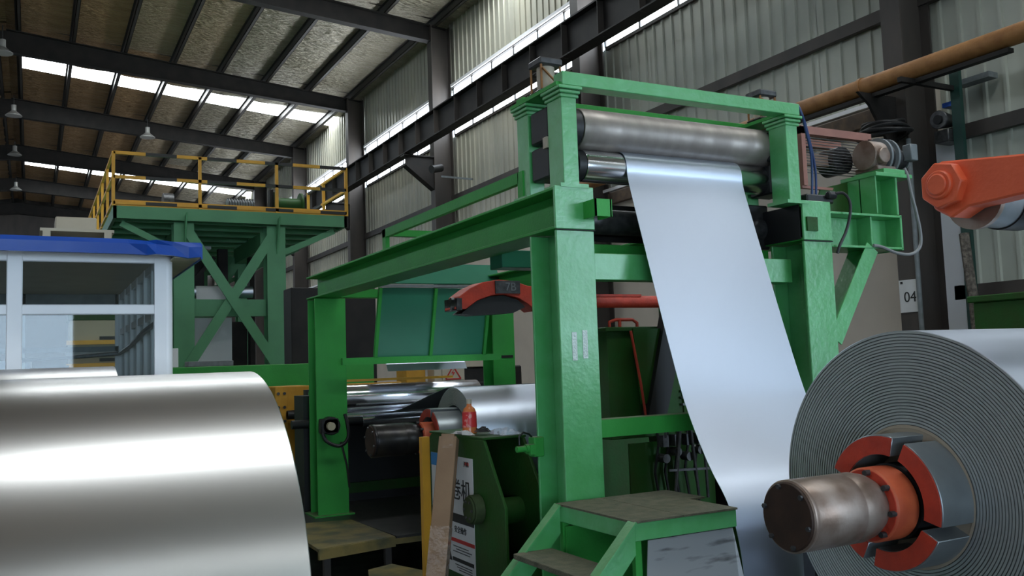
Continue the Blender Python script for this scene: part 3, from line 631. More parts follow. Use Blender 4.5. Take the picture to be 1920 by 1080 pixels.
for j in range(6):
    a = 2*PI*j/6; b.cyl((2.508, 5.42+.058*math.cos(a), .655+.058*math.sin(a)), (2.516, 5.42+.058*math.cos(a), .655+.058*math.sin(a)), .009, n=8)
mk('hub_bolts', b, GUN, hd, kind='stuff')
PX0 = 2.597
po = mk('poster', MB().box(PX0-.003, PX0, 5.50, 6.20, .18, .97), PAPER, label='tall white safety poster with black heading on the green stand', cat='poster')
def pbox(name, ya, yb, za, zb, m_): mk(name, MB().box(PX0-.005, PX0-.003, ya, yb, za, zb), m_, po)
pbox('blue_corner', 6.03, 6.20, .88, .97, BLUEINK)
pbox('logo', 5.56, 5.62, .92, .94, REDINK)
pbox('black_band', 5.50, 6.20, .52, .58, INK)
pbox('red_band', 5.50, 6.0, .385, .41, REDINK)
pbox('black_band', 5.52, 5.86, .20+.055, .28, INK)
text('lettering', '开卷机', .155, INK, po, (PX0-.004, 5.77, .735), (0, -1, 0), (0, 0, 1))
text('lettering', '安全操作', .05, INK, po, (PX0-.004, 5.72, .47), (0, -1, 0), (0, 0, 1))
text('lettering', '开机', .04, INK, po, (PX0-.004, 5.6, .925), (0, -1, 0), (0, 0, 1))
for k, (ya, yb) in enumerate(((5.6, 5.85), (5.55, 5.8), (5.58, 5.85))):
    pbox('text_line', ya, yb, .36-.018*k-.006, .36-.018*k, GUN)
for k in range(3): pbox('text_line', 5.55, 5.82-.03*k, .238-.016*k-.006, .238-.016*k, GUN)
mk('warning_mark', MB().prism([(PX0-.004, 5.93, .25), (PX0-.004, 5.87, .25), (PX0-.004, 5.90, .31)], (.001, 0, 0)), INK, po)
# long cardboard box leaning on the stand
ax0 = Vector((2.52, 5.70, 1.105)); ax1 = Vector((2.13, 5.28, FZ+.0))
dv = (ax1-ax0); dvn = dv.normalized(); wv = Vector((.80, -.6, 0)); wv = (wv - dvn*wv.dot(dvn)).normalized(); tv = dvn.cross(wv).normalized()
def lbox(s0, s1, hw, ht):
    vs = []
    for s_ in (s0, s1):
        c_ = ax0 + dv*s_
        for i, j in ((-1,-1),(1,-1),(1,1),(-1,1)): vs.append(c_ + wv*(i*hw) + tv*(j*ht))
    return MB().add(vs, [(3,2,1,0),(4,5,6,7),(0,1,5,4),(1,2,6,5),(2,3,7,6),(3,0,4,7)])
cb = mk('cardboard_box', lbox(0, 1, .062, .042), CARD, label='long brown cardboard box leaning upright against the green poster stand', cat='box', bev=.004)
mk('tape_wrap', lbox(.36, .66, .0635, .0435), TAPE, cb)
mk('tape_wrap', lbox(.70, .74, .0635, .0435), TAPE, cb)
mk('tape_flap', lbox(-.01, .05, .045, .043), TAPE, cb)
mk('post', MB().box(2.67, 2.735, 6.56, 6.62, FZ, 1.05), YEL, label='yellow painted upright bar just behind the poster stand', cat='post', bev=.003)
# bottle
bt = thing('bottle', 'small drink bottle with red label on the green stand', 'bottle', (2.70, 5.75, 1.12))
mk('body', MB().lathe((2.70, 5.75, 0), [(1.12, .045), (1.125, .05), (1.17, .05), (1.18, .047), (1.265, .047), (1.29, .04), (1.31, .018), (1.33, .016)], 28, 'Z'), JUICE, bt, smooth=True)
mk('label', MB().lathe((2.70, 5.75, 0), [(1.165, .0515), (1.27, .0495)], 28, 'Z'), LABEL, bt, smooth=True)
mk('cap', MB().lathe((2.70, 5.75, 0), [(1.325, .019), (1.355, .019)], 20, 'Z'), CREAM, bt, smooth=True)
def crumple(x0, x1, y0, y1, z0, h, n=7, seed=1, m=None):
    rn = random.Random(seed); m = MB(); vs = []
    for j in range(n+1):
        for i in range(n+1):
            e = math.sin(PI*i/n)*math.sin(PI*j/n)
            vs.append((x0+(x1-x0)*i/n+rn.uniform(-.012,.012), y0+(y1-y0)*j/n+rn.uniform(-.012,.012), z0+.003+h*e**.5*rn.uniform(.45, 1)))
    nt = len(vs)
    fs = [(j*(n+1)+i, j*(n+1)+i+1, (j+1)*(n+1)+i+1, (j+1)*(n+1)+i) for j in range(n) for i in range(n)]
    m.add(vs, fs); return m
mk('plastic_bag', crumple(2.76, 2.91, 5.36, 5.62, 1.12, .05, 8, 3), PLASTIC, label='crumpled clear plastic bag beside the bottle on the stand', cat='bag')
mk('paper_scrap', crumple(2.60, 2.655, 5.55, 5.85, 1.12, .03, 7, 5), PAPER, label='torn white paper scrap on top of the stand above the cardboard box', cat='paper')
mk('rag', crumple(2.66, 2.74, 5.50, 5.60, 1.14, .04, 6, 8), BLACK, label='small black rag on top of the stand before the bottle', cat='rag')

# ------------------------------------------------------------------ deck plates and second-line machine
d = thing('deck', 'low dark machine deck with dirty yellow plates at the foot of the green post', 'platform', (3.3, 8.8, FZ))
mk('deck_plate', MB().prism([(2.28, 8.1, -.03), (3.06, 8.26, -.03), (3.02, 9.45, -.03), (2.3, 9.6, -.03)], (0, 0, .03)), DECKM, d)
mk('deck_plate', MB().prism([(2.1, 9.6, -.03), (3.02, 9.46, -.03), (3.08, 8.27, -.03), (6.4, 8.27, -.03), (6.4, 12.5, -.03), (2.1, 12.5, -.03)], (0, 0, .028)), DECKD, d)
mk('deck_edge', MB().bar((2.28, 8.1, -.05), (3.06, 8.26, -.05), .03, .09).bar((3.06, 8.26, -.05), (6.4, 8.27, -.05), .03, .05), DECKM, d)
for x, yv in ((2.36, 8.2), (2.98, 8.3), (3.9, 8.4), (5.2, 8.4)):
    mk('leg', MB().box(x, x+.06, yv, yv+.06, FZ, -.03), DARK2, d)
mk('loose_plate', MB().prism([(2.45, 7.2, -.23), (2.68, 7.93, -.23), (2.94, 8.03, -.23), (3.08, 7.6, -.23), (2.98, 7.15, -.23)], (0, 0, .03)).box(2.6, 2.9, 7.3, 7.8, FZ, -.23), DECKM, label='dirty yellow-green floor plate on a block in front of the deck', cat='plate')
# bright roll bank behind second coil
rb_ = thing('roll_bank', 'bank of bright horizontal steel rolls behind the far green post', 'machine', (4.1, 10.5, -.03))
mk('roll', MB().lathe((0, 10.5, 1.245), [(2.9, .03), (2.9, .15), (2.91, .155), (5.03, .155), (5.05, .14), (5.05, .03)], 40), CHROME, rb_, smooth=True)
mk('roll', MB().lathe((0, 10.45, 1.02), [(2.9, .03), (2.9, .08), (4.9, .08), (4.9, .03)], 32), CHROME, rb_, smooth=True)
mk('roll', MB().lathe((0, 10.25, .985), [(3.42, .03), (3.42, .07), (4.9, .07), (4.9, .03)], 32), CHROME, rb_, smooth=True)
mk('shaft', MB().cyl((2.6, 10.25, .985), (3.45, 10.25, .985), .05, n=16), BLACK, rb_, smooth=True)
for x in (5.06, 2.75): mk('roll_support', MB().box(x, x+.14, 10.3, 10.7, 0, 1.3), BLACK, rb_)
mk('guide_bar', MB().box(3.0, 4.9, 10.9, 10.95, 1.43, 1.46), YEL, rb_)
mk('dark_roll_backdrop', MB().box(2.9, 5.3, 10.75, 10.85, -.03, 1.36), BLACK, rb_)  # black backdrop added to darken the view behind the rolls
mk('tie_beam', MB().box(2.5, 5.2, 10.7, 10.8, .1, .22), DGREEN, rb_)
# strip feeding from second coil to the roll bank
mk('steel_strip', MB().sheet([(7.95, 1.385), (8.15, 1.375), (8.6, 1.29), (9.4, 1.13), (10.2, 1.06)], XL+.03, XR_+.28, .003), STEEL, label='sheet unwinding from the small coil towards the bright rolls', cat='sheet')
mk('steel_strip', MB().sheet([(9.95, 1.55), (10.0, 1.63), (10.1, 1.66), (11.0, 1.66)], 3.65, 4.66, .003), STEEL, label='short bright sheet end drooping below the green hood rail', cat='sheet')
# yellow machine frame
ym = thing('leveller_frame', 'yellow machine frame with bolted plates behind the green post with a black regulator', 'machine', (3.2, 12.1, -.03))
mk('frame_plate', MB().box(2.86, 4.6, 12.0, 12.12, .9, 1.39).box(2.86, 3.3, 12.12, 12.6, -.03, 1.39), YEL2, ym, bev=.01)
bp_ = mk('bolted_plate', MB().box(2.82, 2.98, 11.94, 12.0, .85, 1.39), YEL2, ym, bev=.006)
b = MB()
for z in (1.3, 1.12, .94):
    for x in (2.86, 2.94): b.cyl((x, 11.925, z), (x, 11.94, z), .02, n=8)
mk('plate_bolts', b, GUN, bp_, kind='stuff')
mk('slot', MB().box(3.12, 3.6, 11.99, 12.0, 1.0, 1.12), BLACK, ym)
mk('spindle', MB().cyl((2.95, 11.85, 1.02), (3.7, 11.85, 1.02), .045, n=16).cyl((2.95, 11.85, 1.02), (3.1, 11.85, 1.02), .06, n=16), BLACK, ym, smooth=True)
mk('green_leg', MB().box(3.12, 3.32, 11.6, 11.75, -.03, .93).box(3.05, 3.4, 11.55, 11.8, .93, .99), GREEN, ym, bev=.006)
mk('jack', MB().cyl((3.2, 11.68, .99), (3.2, 11.68, 1.1), .07, n=16), BLACK, ym, smooth=True)
# long green base beam and clutter on it
bb = mk('base_beam', MB().box(1.6, 4.9, 14.0, 14.5, FZ, 1.70), GREEN, label='solid green machine base wall running across below the braced tower', cat='machine', bev=.01)
mk('block', MB().box(1.76, 1.92, 14.1, 14.3, 1.70, 1.98), SHEETW, label='pale upright block on the green base beside the cabin corner', cat='block', bev=.006)
mk('tray', MB().box(2.05, 2.7, 14.05, 14.4, 1.70, 1.78), GREY, label='shallow grey tray on the green base below the tower', cat='tray', bev=.006)
wb = thing('warning_box', 'cream electrical box with a red high voltage triangle, below the green hood', 'box', (5.35, 12.1, FZ))
mk('case', MB().box(5.1, 5.58, 12.0, 12.25, 1.36, 1.60).box(5.2, 5.45, 12.05, 12.2, FZ, 1.36), CREAM, wb, bev=.008)
mk('door', MB().box(5.22, 5.56, 11.985, 12.0, 1.38, 1.59), CREAM, wb)
tri = mk('warning_triangle', MB().bar((5.27, 11.98, 1.395), (5.51, 11.98, 1.395), .005, .018).bar((5.27, 11.98, 1.395), (5.39, 11.98, 1.58), .005, .018).bar((5.51, 11.98, 1.395), (5.39, 11.98, 1.58), .005, .018), REDINK, wb)
mk('lightning_bolt', MB().prism([(5.40, 11.98, 1.53), (5.36, 11.98, 1.475), (5.39, 11.98, 1.475), (5.37, 11.98, 1.42), (5.42, 11.98, 1.49), (5.39, 11.98, 1.49)], (0, .004, 0)), REDINK, wb)
mk('orange_cabinet', MB().box(4.75, 5.05, 12.2, 12.6, FZ, 1.62), YEL2, label='small orange cabinet beside the cream warning box', cat='cabinet', bev=.01)

# dark machinery between the front posts
lv = thing('hydraulic_unit', 'dark green machine with pipes and hoses between the two front posts', 'machine', (5.0, 6.9, FZ))
mk('tank', MB().prism([(4.45, 6.6, .9), (5.05, 6.6, .9), (5.05, 6.6, 1.86), (4.45, 6.6, 1.86)], (0, .5, 0)).box(4.42, 5.1, 6.57, 7.13, 1.84, 1.88), DGREEN, lv, bev=.006)
mk('chute', MB().prism([(4.75, 6.45, 1.1), (4.95, 6.45, 1.1), (5.3, 6.45, 2.2), (5.05, 6.45, 2.2)], (0, .1, 0)), BLACK, lv)
mk('hopper_plate', MB().prism([(4.66, 6.5, 1.86), (5.0, 6.5, 1.86), (4.95, 6.5, 1.55), (4.82, 6.5, 1.2), (4.72, 6.5, 1.2)], (0, .02, 0)), DGREEN, lv)
mk('red_pipe', MB().tube([(4.55, 6.7, 1.88), (4.55, 6.7, 1.93), (4.62, 6.7, 1.95), (4.8, 6.7, 1.95), (4.85, 6.7, 1.92), (4.85, 6.7, 1.88)], .015).tube([(4.66, 6.7, 1.88), (4.66, 6.7, 1.95)], .015).tube([(4.62, 6.48, 1.84), (4.7, 6.48, 1.4), (4.74, 6.48, 1.1)], .012), RED, lv, smooth=True)
mk('lower_plate', MB().box(4.6, 5.0, 6.55, 6.57, .3, .86), DGREEN, lv)
mk('side_frame', MB().prism([(5.15, 6.6, .3), (5.3, 6.6, .3), (5.2, 6.6, 1.7), (5.02, 6.6, 1.2)], (0, .3, 0)), DGREEN, lv)
hz = MB()
for k in range(5):
    x = 4.85+.11*k
    hz.tube([(x, 6.5, 1.1), (x+.03, 6.5, .85), (x-.01, 6.52, .6), (x+.03, 6.52, .35), (x, 6.52, .1)], .012)
mk('hoses', hz, BLACK, lv, smooth=True, kind='stuff')
va = MB()
for k in range(4):
    x = 4.9+.13*k
    va.cyl((x, 6.42, .72+.05*(k % 2)), (x, 6.52, .72+.05*(k % 2)), .04, n=12).box(x-.03, x+.03, 6.42, 6.5, .82, .92).cyl((x, 6.42, .9), (x, 6.42, 1.02), .012, n=8)
mk('valves', va, GUN, lv, smooth=True, kind='stuff')
mk('rods', MB().cyl((4.95, 6.4, .35), (5.06, 6.4, 1.05), .014, n=8).cyl((5.22, 6.4, .35), (5.16, 6.4, 1.0), .014, n=8).cyl((5.32, 6.4, .35), (5.3, 6.4, 1.0), .014, n=8).bar((4.9, 6.4, .62), (5.4, 6.4, .6), .02, .02), GUN, lv, smooth=True, kind='stuff')
mk('base', MB().box(4.3, 5.75, 6.4, 7.2, FZ, .1), DARK, lv)
mk('dark_backing', MB().box(4.9, 6.6, 8.6, 8.7, FZ, 1.75).box(6.5, 6.6, 6.6, 8.6, FZ, 1.75), DARK, lv, bev=.01)  # dark walls added to blacken the background between the posts
for k in range(3):
    mk('louvre_bank', MB().box(5.22, 5.5, 6.56, 6.6, 1.16+.06*k, 1.18+.06*k), GREY, lv)
# black block added to darken the gap behind the frame, then cabinets
mk('dark_backdrop', MB().box(3.75, 5.2, 14.7, 15.2, FZ, 2.95), DARK, label='tall black block added to darken the gap behind the green hood', cat='cabinet', bev=.01)
mk('wall_cabinet', MB().box(7.4, 8.1, 15.6, 16.1, FZ, 3.0), BEIGE, label='tall grey-brown cabinet far behind the red arm', cat='cabinet', bev=.02)
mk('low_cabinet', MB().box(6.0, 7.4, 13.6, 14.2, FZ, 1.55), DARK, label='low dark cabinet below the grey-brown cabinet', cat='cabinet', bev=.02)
mk('white_carton', MB().box(5.95, 6.9, 13.55, 14.0, 1.55, 1.72), CREAM, label='flat pale carton on the low dark cabinet', cat='box', bev=.01)
# green tall column pair behind right post (inner dark post)
ip = thing('drive_cabinet', 'dark green upright casing just behind the green post with the bracket', 'cabinet', (5.2, 5.55, FZ))
mk('casing', MB().box(4.95, 5.3, 5.4, 5.7, FZ, 2.0), DGREEN, ip, bev=.008)
mk('seam', MB().box(5.1, 5.112, 5.394, 5.402, FZ, 2.0), GREEN, ip)

# ------------------------------------------------------------------ white cabin
K = thing('control_cabin', 'white framed glazed cabin with a blue roof edge, behind two steel coils', 'cabin', (-.4, 8.2, FZ))
yf, yb2 = 6.5, 9.9; xr = .835; xl = -1.95
fr = MB()
mk('corner_post', MB().cyl((xr-.03, yf+.05, FZ), (xr-.03, yf+.05, 2.42), .05, n=20).box(xr-.1, xr-.03, yf, yf+.08, FZ, 2.42), WHITE, K, smooth=True)
for x in (-.095, -1.02, -1.93):
    mk('mullion', MB().box(x-.045, x+.045, yf, yf+.08, FZ, 2.42), WHITE, K, bev=.006)
for z0, z1 in ((2.355, 2.42), (2.01, 2.075), (1.1, 1.17), (FZ, FZ+.1)):
    mk('rail', MB().box(xl, xr-.04, yf+.01, yf+.07, z0, z1), WHITE, K, bev=.006)
mk('roof_box', MB().box(.19, .54, 9.3, 9.75, 2.45, 3.1), CREAM, label='pale air conditioner box on the cabin roof behind the flat tray', cat='box', bev=.01)
mk('lower_panel', MB().box(xl, xr-.05, yf+.03, yf+.05, FZ+.1, 1.1), WHITE, K)
for xa, xb in ((-.05, xr-.1), (-.975, -.14), (-1.9, -1.06)):
    for za, zb in ((2.075, 2.355), (1.17, 2.01)):
        mk('pane', MB().box(xa, xb, yf+.038, yf+.044, za, zb), GLASS, K)
# right side wall: posts and rails running back
ys = [6.62, 7.1, 7.6, 8.15, 8.7, 9.25, 9.86]
for yv in ys:
    mk('side_post', MB().box(xr-.06, xr, yv-.03, yv+.03, FZ, 2.42), WHITE, K, bev=.005)
for z0, z1 in ((2.36, 2.42), (2.01, 2.07), (1.1, 1.17)):
    mk('side_rail', MB().box(xr-.05, xr-.01, yf+.1, yb2, z0, z1), WHITE, K)
mk('side_pane', MB().box(xr-.034, xr-.028, yf+.1, yb2, 1.17, 2.36), GLASS, K)
mk('side_panel', MB().box(xr-.04, xr-.02, yf+.1, yb2, FZ, 1.1), WHITE, K)
for x in (xl+.05, -1.0, -.08, xr-.06):
    mk('back_post', MB().box(x-.03, x+.03, yb2-.05, yb2, FZ, 2.42), WHITE, K)
mk('back_rail', MB().box(xl, xr, yb2-.05, yb2, 2.25, 2.42).box(xl, xr, yb2-.05, yb2, 1.85, 1.9), GREY, K)
mk('cabin_ceiling', MB().box(xl, xr, yf+.02, yb2, 2.42, 2.44), BEIGE, K)
mk('roof', MB().box(xl-.2, 1.0, yf-.22, yb2+.2, 2.425, 2.45), GREY, K)
# blue fascia with a dented corner
ff = MB(); n = 10; top_, bot_ = [], []
xs_ = [xl-.2, -1.0, -.2, .3, .55, .66, .72, .82, .92, 1.0]
oy = [0, 0, 0, 0, 0, -.02, .03, .02, -.005, 0]; tz = [2.487, 2.487, 2.484, 2.482, 2.48, 2.472, 2.482, 2.472, 2.47, 2.47]; bz = [2.388, 2.388, 2.388, 2.386, 2.384, 2.38, 2.388, 2.38, 2.365, 2.375]
vs = []; 
for x, o, t_, b_ in zip(xs_, oy, tz, bz):
    vs += [(x, yf-.24, t_), (x, yf-.24+o*.8-.01, (t_+b_)/2+.02), (x, yf-.24, b_), (x, yf-.2, b_)]
fs = [(4*i+k, 4*i+k+1, 4*i+5+k, 4*i+4+k) for i in range(len(xs_)-1) for k in range(3)]
ff.add(vs, fs)
mk('roof_fascia', ff, BLUE, K, label='blue coated roof edge with a dented corner')
mk('side_fascia', MB().prism([(1.0, yf-.24, 2.36), (1.0, yf-.24, 2.46), (1.0, yb2+.2, 2.46), (1.0, yb2+.2, 2.36)], (.008, 0, 0)), BLUE, K)
mk('soffit', MB().box(xr, 1.0, yf-.2, yb2+.2, 2.37, 2.38), BEIGE, K)
mk('light_switch', MB().box(xr-.07, xr-.05, 6.7, 6.78, 2.06, 2.14), PAPER, K)
mk('note_sheet', MB().prism([(xr-.066, 6.72, 1.98), (xr-.066, 6.84, 1.98), (xr-.066, 6.82, 1.6), (xr-.066, 6.76, 1.55)], (.004, 0, 0)), PAPER, K)
mk('cable_tray', MB().tube([(-.1, 9.7, 1.78), (.4, 9.6, 1.80), (.76, 9.5, 1.82), (.76, 8.4, 1.86), (.76, 7.4, 1.93), (.78, 6.7, 1.97)], .02), GUN, K, smooth=True)
rt_ = mk('roof_tray', MB().box(.06, .64, 8.6, 9.2, 2.86, 2.885).box(.08, .14, 8.6, 9.2, 2.45, 2.86).box(.56, .62, 8.6, 9.2, 2.45, 2.86), CREAM, label='pale flat tray standing on the cabin roof', cat='tray')
# white stacks added for the doorway's reflection, then a machine seen through the glass
pk = [(-1.4, -.62, 'behind the cabin pane cut by the frame edge'), (-.55, .02, 'seen through the middle of the cabin glass'), (.04, .34, 'behind the cabin glass next to the beige machine')]
for i, (xa, xb, s_) in enumerate(pk):
    t = thing('reflection_stack', 'white stack added for the doorway reflection, ' + s_, 'stand_in', ((xa+xb)/2, 10.9, FZ))
    n = 10; vs = []; rn = random.Random(20+i)
    for j in range(9):
        for k in range(16):
            a = 2*PI*k/16; ca, sa = math.cos(a), math.sin(a)
            q = .5*(abs(ca)**.25*math.copysign(1, ca)), .5*(abs(sa)**.25*math.copysign(1, sa))
            vs.append(((xa+xb)/2+q[0]*(xb-xa)*rn.uniform(.93, 1), 10.9+q[1]*.9*rn.uniform(.93, 1), FZ+.14+(2.1 if i < 2 else 1.65)*j/8))
    fs = [(j*16+k, j*16+(k+1)%16, (j+1)*16+(k+1)%16, (j+1)*16+k) for j in range(8) for k in range(16)] + [tuple(range(128, 144))]
    mk('wrapping', MB().add(vs, fs), PLASTIC, t)
    mk('pallet_base', MB().box(xa, xb, 10.5, 11.3, FZ, FZ+.14), CARD, t)
    mk('strap', MB().box(xa-.01, xb+.01, 10.43, 11.36, 1.5+.1*i, 1.53+.1*i), GUN, t)
bm_ = thing('beige_machine', 'beige machine with yellow ledges seen through the cabin glass', 'machine', (.66, 12.6, FZ))
mk('cabinet', MB().box(.42, 1.22, 12.3, 13.0, FZ, 2.3), BEIGE, bm_, bev=.01)
for z, m_ in ((2.0, YEL), (1.86, GREY), (1.72, YEL), (1.36, RUST)):
    mk('ledge', MB().box(.38, 1.26, 12.2, 12.3, z, z+.05), m_, bm_)
mk('slot', MB().box(.75, 1.1, 12.29, 12.301, 2.06, 2.1).box(.75, 1.1, 12.29, 12.301, 1.79, 1.83), BLACK, bm_)
mk('green_top', MB().box(.4, 1.1, 12.3, 13.0, 2.3, 2.75), DGREEN, bm_, bev=.01)
mk('paper_sheet', MB().box(1.0, 1.12, 12.18, 12.19, 1.38, 1.7), PAPER, bm_)

# ------------------------------------------------------------------ tower with railed platform
TW = thing('looper_tower', 'green braced tower with a yellow and black railed platform on top', 'tower', (3.6, 20, FZ))
YT = 18.5; YB = 29.5; xa, xb = 1.36, 5.94; zd = 4.84
mk('deck_edge', MB().box(xa, xb, YT, YT+.06, zd-.24, zd).box(xa, xa+.06, YT, YB, zd-.24, zd).box(xb-.06, xb, YT, YB, zd-.24, zd), TGREEN, TW)
mk('toe_plate', MB().box(xa, xb, YT+.02, YT+.04, zd, zd+.12), YEL, TW)
mk('deck_floor', MB().box(xa+.06, xb-.06, YT+.06, YB, zd-.06, zd-.03), TGREEN, TW)
for k in range(13):
    yv = YT+.5+.83*k
    mk('floor_joist', MB().box(xa+.06, xb-.06, yv, yv+.08, zd-.22, zd-.06), TGREEN, TW)
legs = [(2.46, 18.62), (4.27, 18.62), (2.46, 21.6), (4.27, 21.6), (2.46, 28), (4.27, 28)]
for x, yv in legs:
    mk('leg', MB().hpost(x, x+.38, yv, yv+.36, FZ, zd-.26), TGREEN, TW)
    if x > 3: mk('bracket', MB().bar((x+.36, yv+.15, 4.05), (x+1.45, yv+.15, zd-.3), .1, .12), TGREEN, TW)
    else: mk('bracket', MB().bar((x+.02, yv+.15, 4.05), (x-.95, yv+.15, zd-.3), .1, .12), TGREEN, TW)
    mk('gusset', MB().prism([(x+.19, yv, 4.0), (x+.19, yv, zd-.2), (x+.19, yv-.3, zd-.1)], (.03, 0, 0)), TGREEN, TW)
for yv in (18.55, 21.55):
    mk('brace', MB().bar((2.75, yv, 4.35), (4.42, yv, 1.72), .03, .2, (0, 0, 1)), TGREEN, TW)
    mk('brace', MB().bar((4.36, yv+.05, 4.35), (2.7, yv+.05, 1.72), .03, .2, (0, 0, 1)), TGREEN, TW)
mk('cross_beam', MB().box(2.84, 4.27, 18.75, 18.95, 2.73, 3.07), TGREEN, TW)
mk('cross_beam', MB().box(2.84, 4.27, 21.6, 21.8, 4.0, 4.28), TGREEN, TW)
for x in (2.6, 4.3): mk('side_beam', MB().bar((x, 18.9, 4.3), (x, 21.7, 4.3), .2, .35), TGREEN, TW)
rl = mk('roll', MB().lathe((0, 18.9, 3.23), [(2.7, .03), (2.7, .12), (4.02, .12), (4.02, .03)], 32), STEEL, TW, smooth=True)
mk('paper_wrap', MB().lathe((0, 18.9, 3.23), [(2.9, .124), (3.7, .124)], 32).box(2.9, 3.7, 18.772, 18.776, 3.05, 3.23), PAPER, rl, smooth=True)
mk('white_curtain', MB().box(2.86, 3.74, 19.6, 19.62, 1.5, 2.75), SHEETW, TW, label='white sheet hanging behind the cross braces')
mk('guide_posts', MB().box(2.68, 2.74, 19.5, 19.6, FZ, 2.74).box(2.78, 2.82, 19.5, 19.6, FZ, 2.74), GREY, TW)
mk('dark_frame', MB().box(3.8, 4.2, 20.3, 20.5, FZ, 2.7).box(2.95, 3.3, 20.3, 20.5, 3.4, 4.2).box(3.6, 3.8, 20.3, 20.5, 3.4, 4.3).bar((3.0, 20.2, 3.5), (3.5, 20.2, 4.1), .08, .08).box(4.25, 4.35, 20.2, 20.5, FZ, 4.2), DARK, TW)
mk('inner_lamp', MB().box(3.0, 3.5, 20.6, 20.8, 4.33, 4.39), SHEETW, TW)
def stripes(a, b, n, th, first=0):
    a = Vector(a); b = Vector(b)
    for k in range(n):
        mk('rail_section', MB().bar(a+(b-a)*(k/n), a+(b-a)*((k+1)/n), th, th), YEL if (k+first) % 2 == 0 else BLKP, TW)
for z in (zd+1.03, zd+.56, zd+.06):
    stripes((xa, YT+.02, z), (xb, YT+.02, z), 8, .06)
    stripes((xb, YT+.02, z), (xb, YB, z), 6, .05)
stripes((xa, YB, zd+1.03), (xb, YB, zd+1.03), 6, .05)
for x, yv in ((xa, YT+.02), (2.94, YT+.02), (4.46, YT+.02), (xb, YT+.02), (xb, 20.2), (xb, 21.5), (xb, YB), (xa, YB), (3.6, YB)):
    mk('rail_post', MB().bar((x, yv, zd), (x, yv, zd+1.05), .06, .06), YEL, TW)
# left railing running back along the long platform
for z in (zd+1.03, zd+.56, zd+.06):
    mk('side_rail', MB().bar((xa, YT+.02, z), (xa, YB, z), .05, .05), YEL, TW)
for k in range(1, 8):
    mk('rail_post', MB().bar((xa, YT+1.5*k, zd), (xa, YT+1.5*k, zd+1.05), .05, .05), YEL, TW)
# machinery on the tower deck
pm = thing('pump', 'dark pulley wheel machine standing on the railed tower platform', 'machine', (2.4, 19.4, zd-.03))
mk('wheel', MB().lathe((2.45, 19.4, 5.05), [(-.1, .03), (-.1, .24), (.1, .24), (.1, .03)], 28), GUN, pm, smooth=True)
mk('base', MB().box(2.1, 2.7, 19.1, 19.7, zd-.028, 4.95), GUN, pm, bev=.02)
pm2 = thing('electric_motor', 'finned blue-grey motor on the railed tower platform', 'machine', (3.9, 19.3, zd-.03))
mk('body', MB().cyl((3.6, 19.3, 5.06), (4.15, 19.3, 5.06), .16, n=20).box(3.7, 4.1, 19.15, 19.45, zd-.028, 4.95), GREY, pm2, smooth=True)
fn = MB()
for k in range(10): fn.cyl((3.62+.055*k, 19.3, 5.06), (3.64+.055*k, 19.3, 5.06), .19, n=20)
mk('fins', fn, GUN, pm2, smooth=True, kind='stuff')
pm3 = thing('winch', 'dark green winch on the railed tower platform, close to the wall side', 'machine', (4.9, 19.4, zd-.03))
mk('drum', MB().lathe((4.9, 19.4, 5.15), [(-.3, .04), (-.3, .3), (-.26, .3), (-.26, .18), (.26, .18), (.26, .3), (.3, .3), (.3, .04)], 28), DGREEN, pm3, smooth=True)
mk('frame', MB().box(4.55, 5.3, 19.1, 19.7, zd-.028, 4.95).box(4.5, 4.58, 19.3, 19.5, 4.9, 5.5), DARK, pm3, bev=.02)
mk('drive_shaft', MB().box(2.5, 5.4, 20.4, 20.5, 5.2, 5.28).box(2.5, 2.6, 20.4, 20.5, zd-.03, 5.2).box(5.3, 5.4, 20.4, 20.5, zd-.03, 5.2), DARK, label='long dark shaft on stands crossing the tower platform', cat='shaft')

# ------------------------------------------------------------------ wall services
pp = thing('gas_pipe', 'long rusty orange pipe running along the wall past column 04', 'pipe', (9.6, 12, 4.9))
mk('pipe', MB().cyl((9.6, 3.2, 5.03), (9.6, 16.5, 5.03), .115, n=20), RUST, pp, smooth=True)
mk('pipe_collar', MB().cyl((9.6, 8.0, 5.03), (9.6, 8.05, 5.03), .13, n=20), RUST, pp, smooth=True)
bk = MB().prism([(9.3, 7.85, 4.9), (10.05, 7.85, 4.9), (10.05, 7.85, 4.3), (9.8, 7.85, 4.3), (9.5, 7.85, 4.75)], (0, .04, 0)).box(9.3, 10.3, 7.2, 7.26, 4.84, 4.9).box(9.55, 9.65, 6.0, 11.0, 4.85, 4.9)
mk('pipe_bracket', bk, DARK, pp)
GP = mk('green_post', MB().box(10.28, 10.34, 7.13, 7.26, FZ, 5.15), mat('dark_teal_post', (.012, .05, .04), .5), label='thin dark green upright post beside the wall near column 04', cat='post')
mk('torn_lagging', MB().tube([(10.2, 7.16, 3.0), (10.18, 7.12, 2.6), (10.2, 7.1, 2.2), (10.19, 7.08, 1.8), (10.2, 7.06, 1.3)], .06, 7), mat('torn_lagging_cloth', (.07, .06, .05), .9, col2=(.2, .17, .14), scale=22, bump=.8), GP)
fl = thing('floodlight', 'old grey floodlight housing hung beside column 04', 'lamp', (10.3, 7.4, 4.2))
mk('housing', MB().cyl((10.2, 7.40, 4.5), (10.5, 7.44, 4.52), .12, .08, n=20).box(10.2, 10.5, 7.27, 7.48, 4.2, 4.36), GUN, fl, smooth=True, bev=.01)
mk('lens', MB().cyl((10.18, 7.4, 4.5), (10.21, 7.4, 4.5), .06, n=16), BLACK, fl, smooth=True)
mk('blue_clip', MB().box(10.3, 10.5, 7.25, 7.4, 4.66, 4.72), BLUE, fl)
cc = MB()
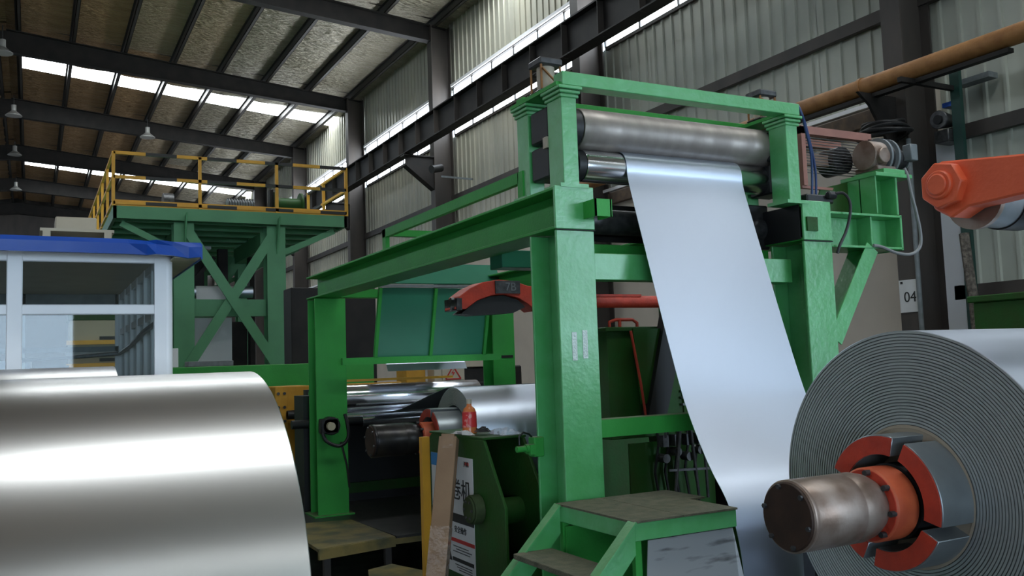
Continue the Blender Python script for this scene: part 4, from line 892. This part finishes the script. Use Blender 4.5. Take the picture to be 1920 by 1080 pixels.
for k, (q, dz) in enumerate(((.30, 0), (.26, .05), (.33, -.04), (.24, .08), (.29, -.07))):
    cc.tube([(9.72+.9*q*math.cos(2*PI*i/40), 7.85+1.1*q*math.sin(2*PI*i/40), 4.42+dz+.02*math.sin(2*PI*i/40*2+k)) for i in range(40)], .024, 8, True)
mk('cable_coil', cc, BLACK, smooth=True, label='coil of black cable hung flat around column 04', cat='cable')
mk('conduit', MB().cyl((9.97, 7.68, FZ), (9.97, 7.68, 4.3), .03, n=10), GREY, label='grey vertical conduit on the face of column 04', cat='conduit', smooth=True)
mk('green_cabinet', MB().box(8.6, 9.6, 5.2, 6.0, FZ, 2.05).box(8.56, 9.64, 5.16, 6.04, 2.05, 2.12), DGREEN, label='dark green cabinet with a rimmed top beside the ribbed wall, behind the ringed coil', cat='cabinet', bev=.01)
# small camera on a wall column and red valve
sc_ = thing('wall_camera', 'small dark security camera on the wall column above the green beam', 'camera', (9.9, 22.6, 6.7))
mk('body', MB().cyl((9.65, 22.5, 6.95), (10.0, 22.65, 7.05), .11, n=14), BLACK, sc_, smooth=True)
mk('bracket', MB().bar((9.9, 22.4, 6.75), (10.45, 21.6, 6.55), .05, .05), GREY, sc_)
# pendant lamps
def lamp(x, y, z, lab):
    t = thing('pendant_lamp', lab, 'lamp', (x, y, z), 'high bay lamps under the roof')
    mk('shade', MB().lathe((x, y, z), [(.0, .29), (.02, .29), (.1, .2), (.17, .11), (.2, .1)], 28, 'Z'), LAMPM, t, smooth=True)
    mk('ballast', MB().cyl((x, y, z+.2), (x, y, z+.42), .09, n=16), LAMPM, t, smooth=True)
    mk('rod', MB().cyl((x, y, z+.42), (x, y, zr(x)+.02), .015, n=8), GUN, t)
lamp(-.835, 30.6, 11.45, 'first and largest looking of the pendant lamps along the roof ridge')
lamp(-.646, 38.2, 11.52, 'pendant lamp second along the roof ridge, beside the middle rafter')
lamp(-.716, 45.9, 11.72, 'pendant lamp third along the roof ridge, beside the second skylight')
lamp(-.768, 53.6, 11.55, 'pendant lamp last along the dark roof ridge, above the cabin roof')
lamp(4.063, 38.2, 11.1, 'single pendant lamp under the middle rafter above the yellow railing')
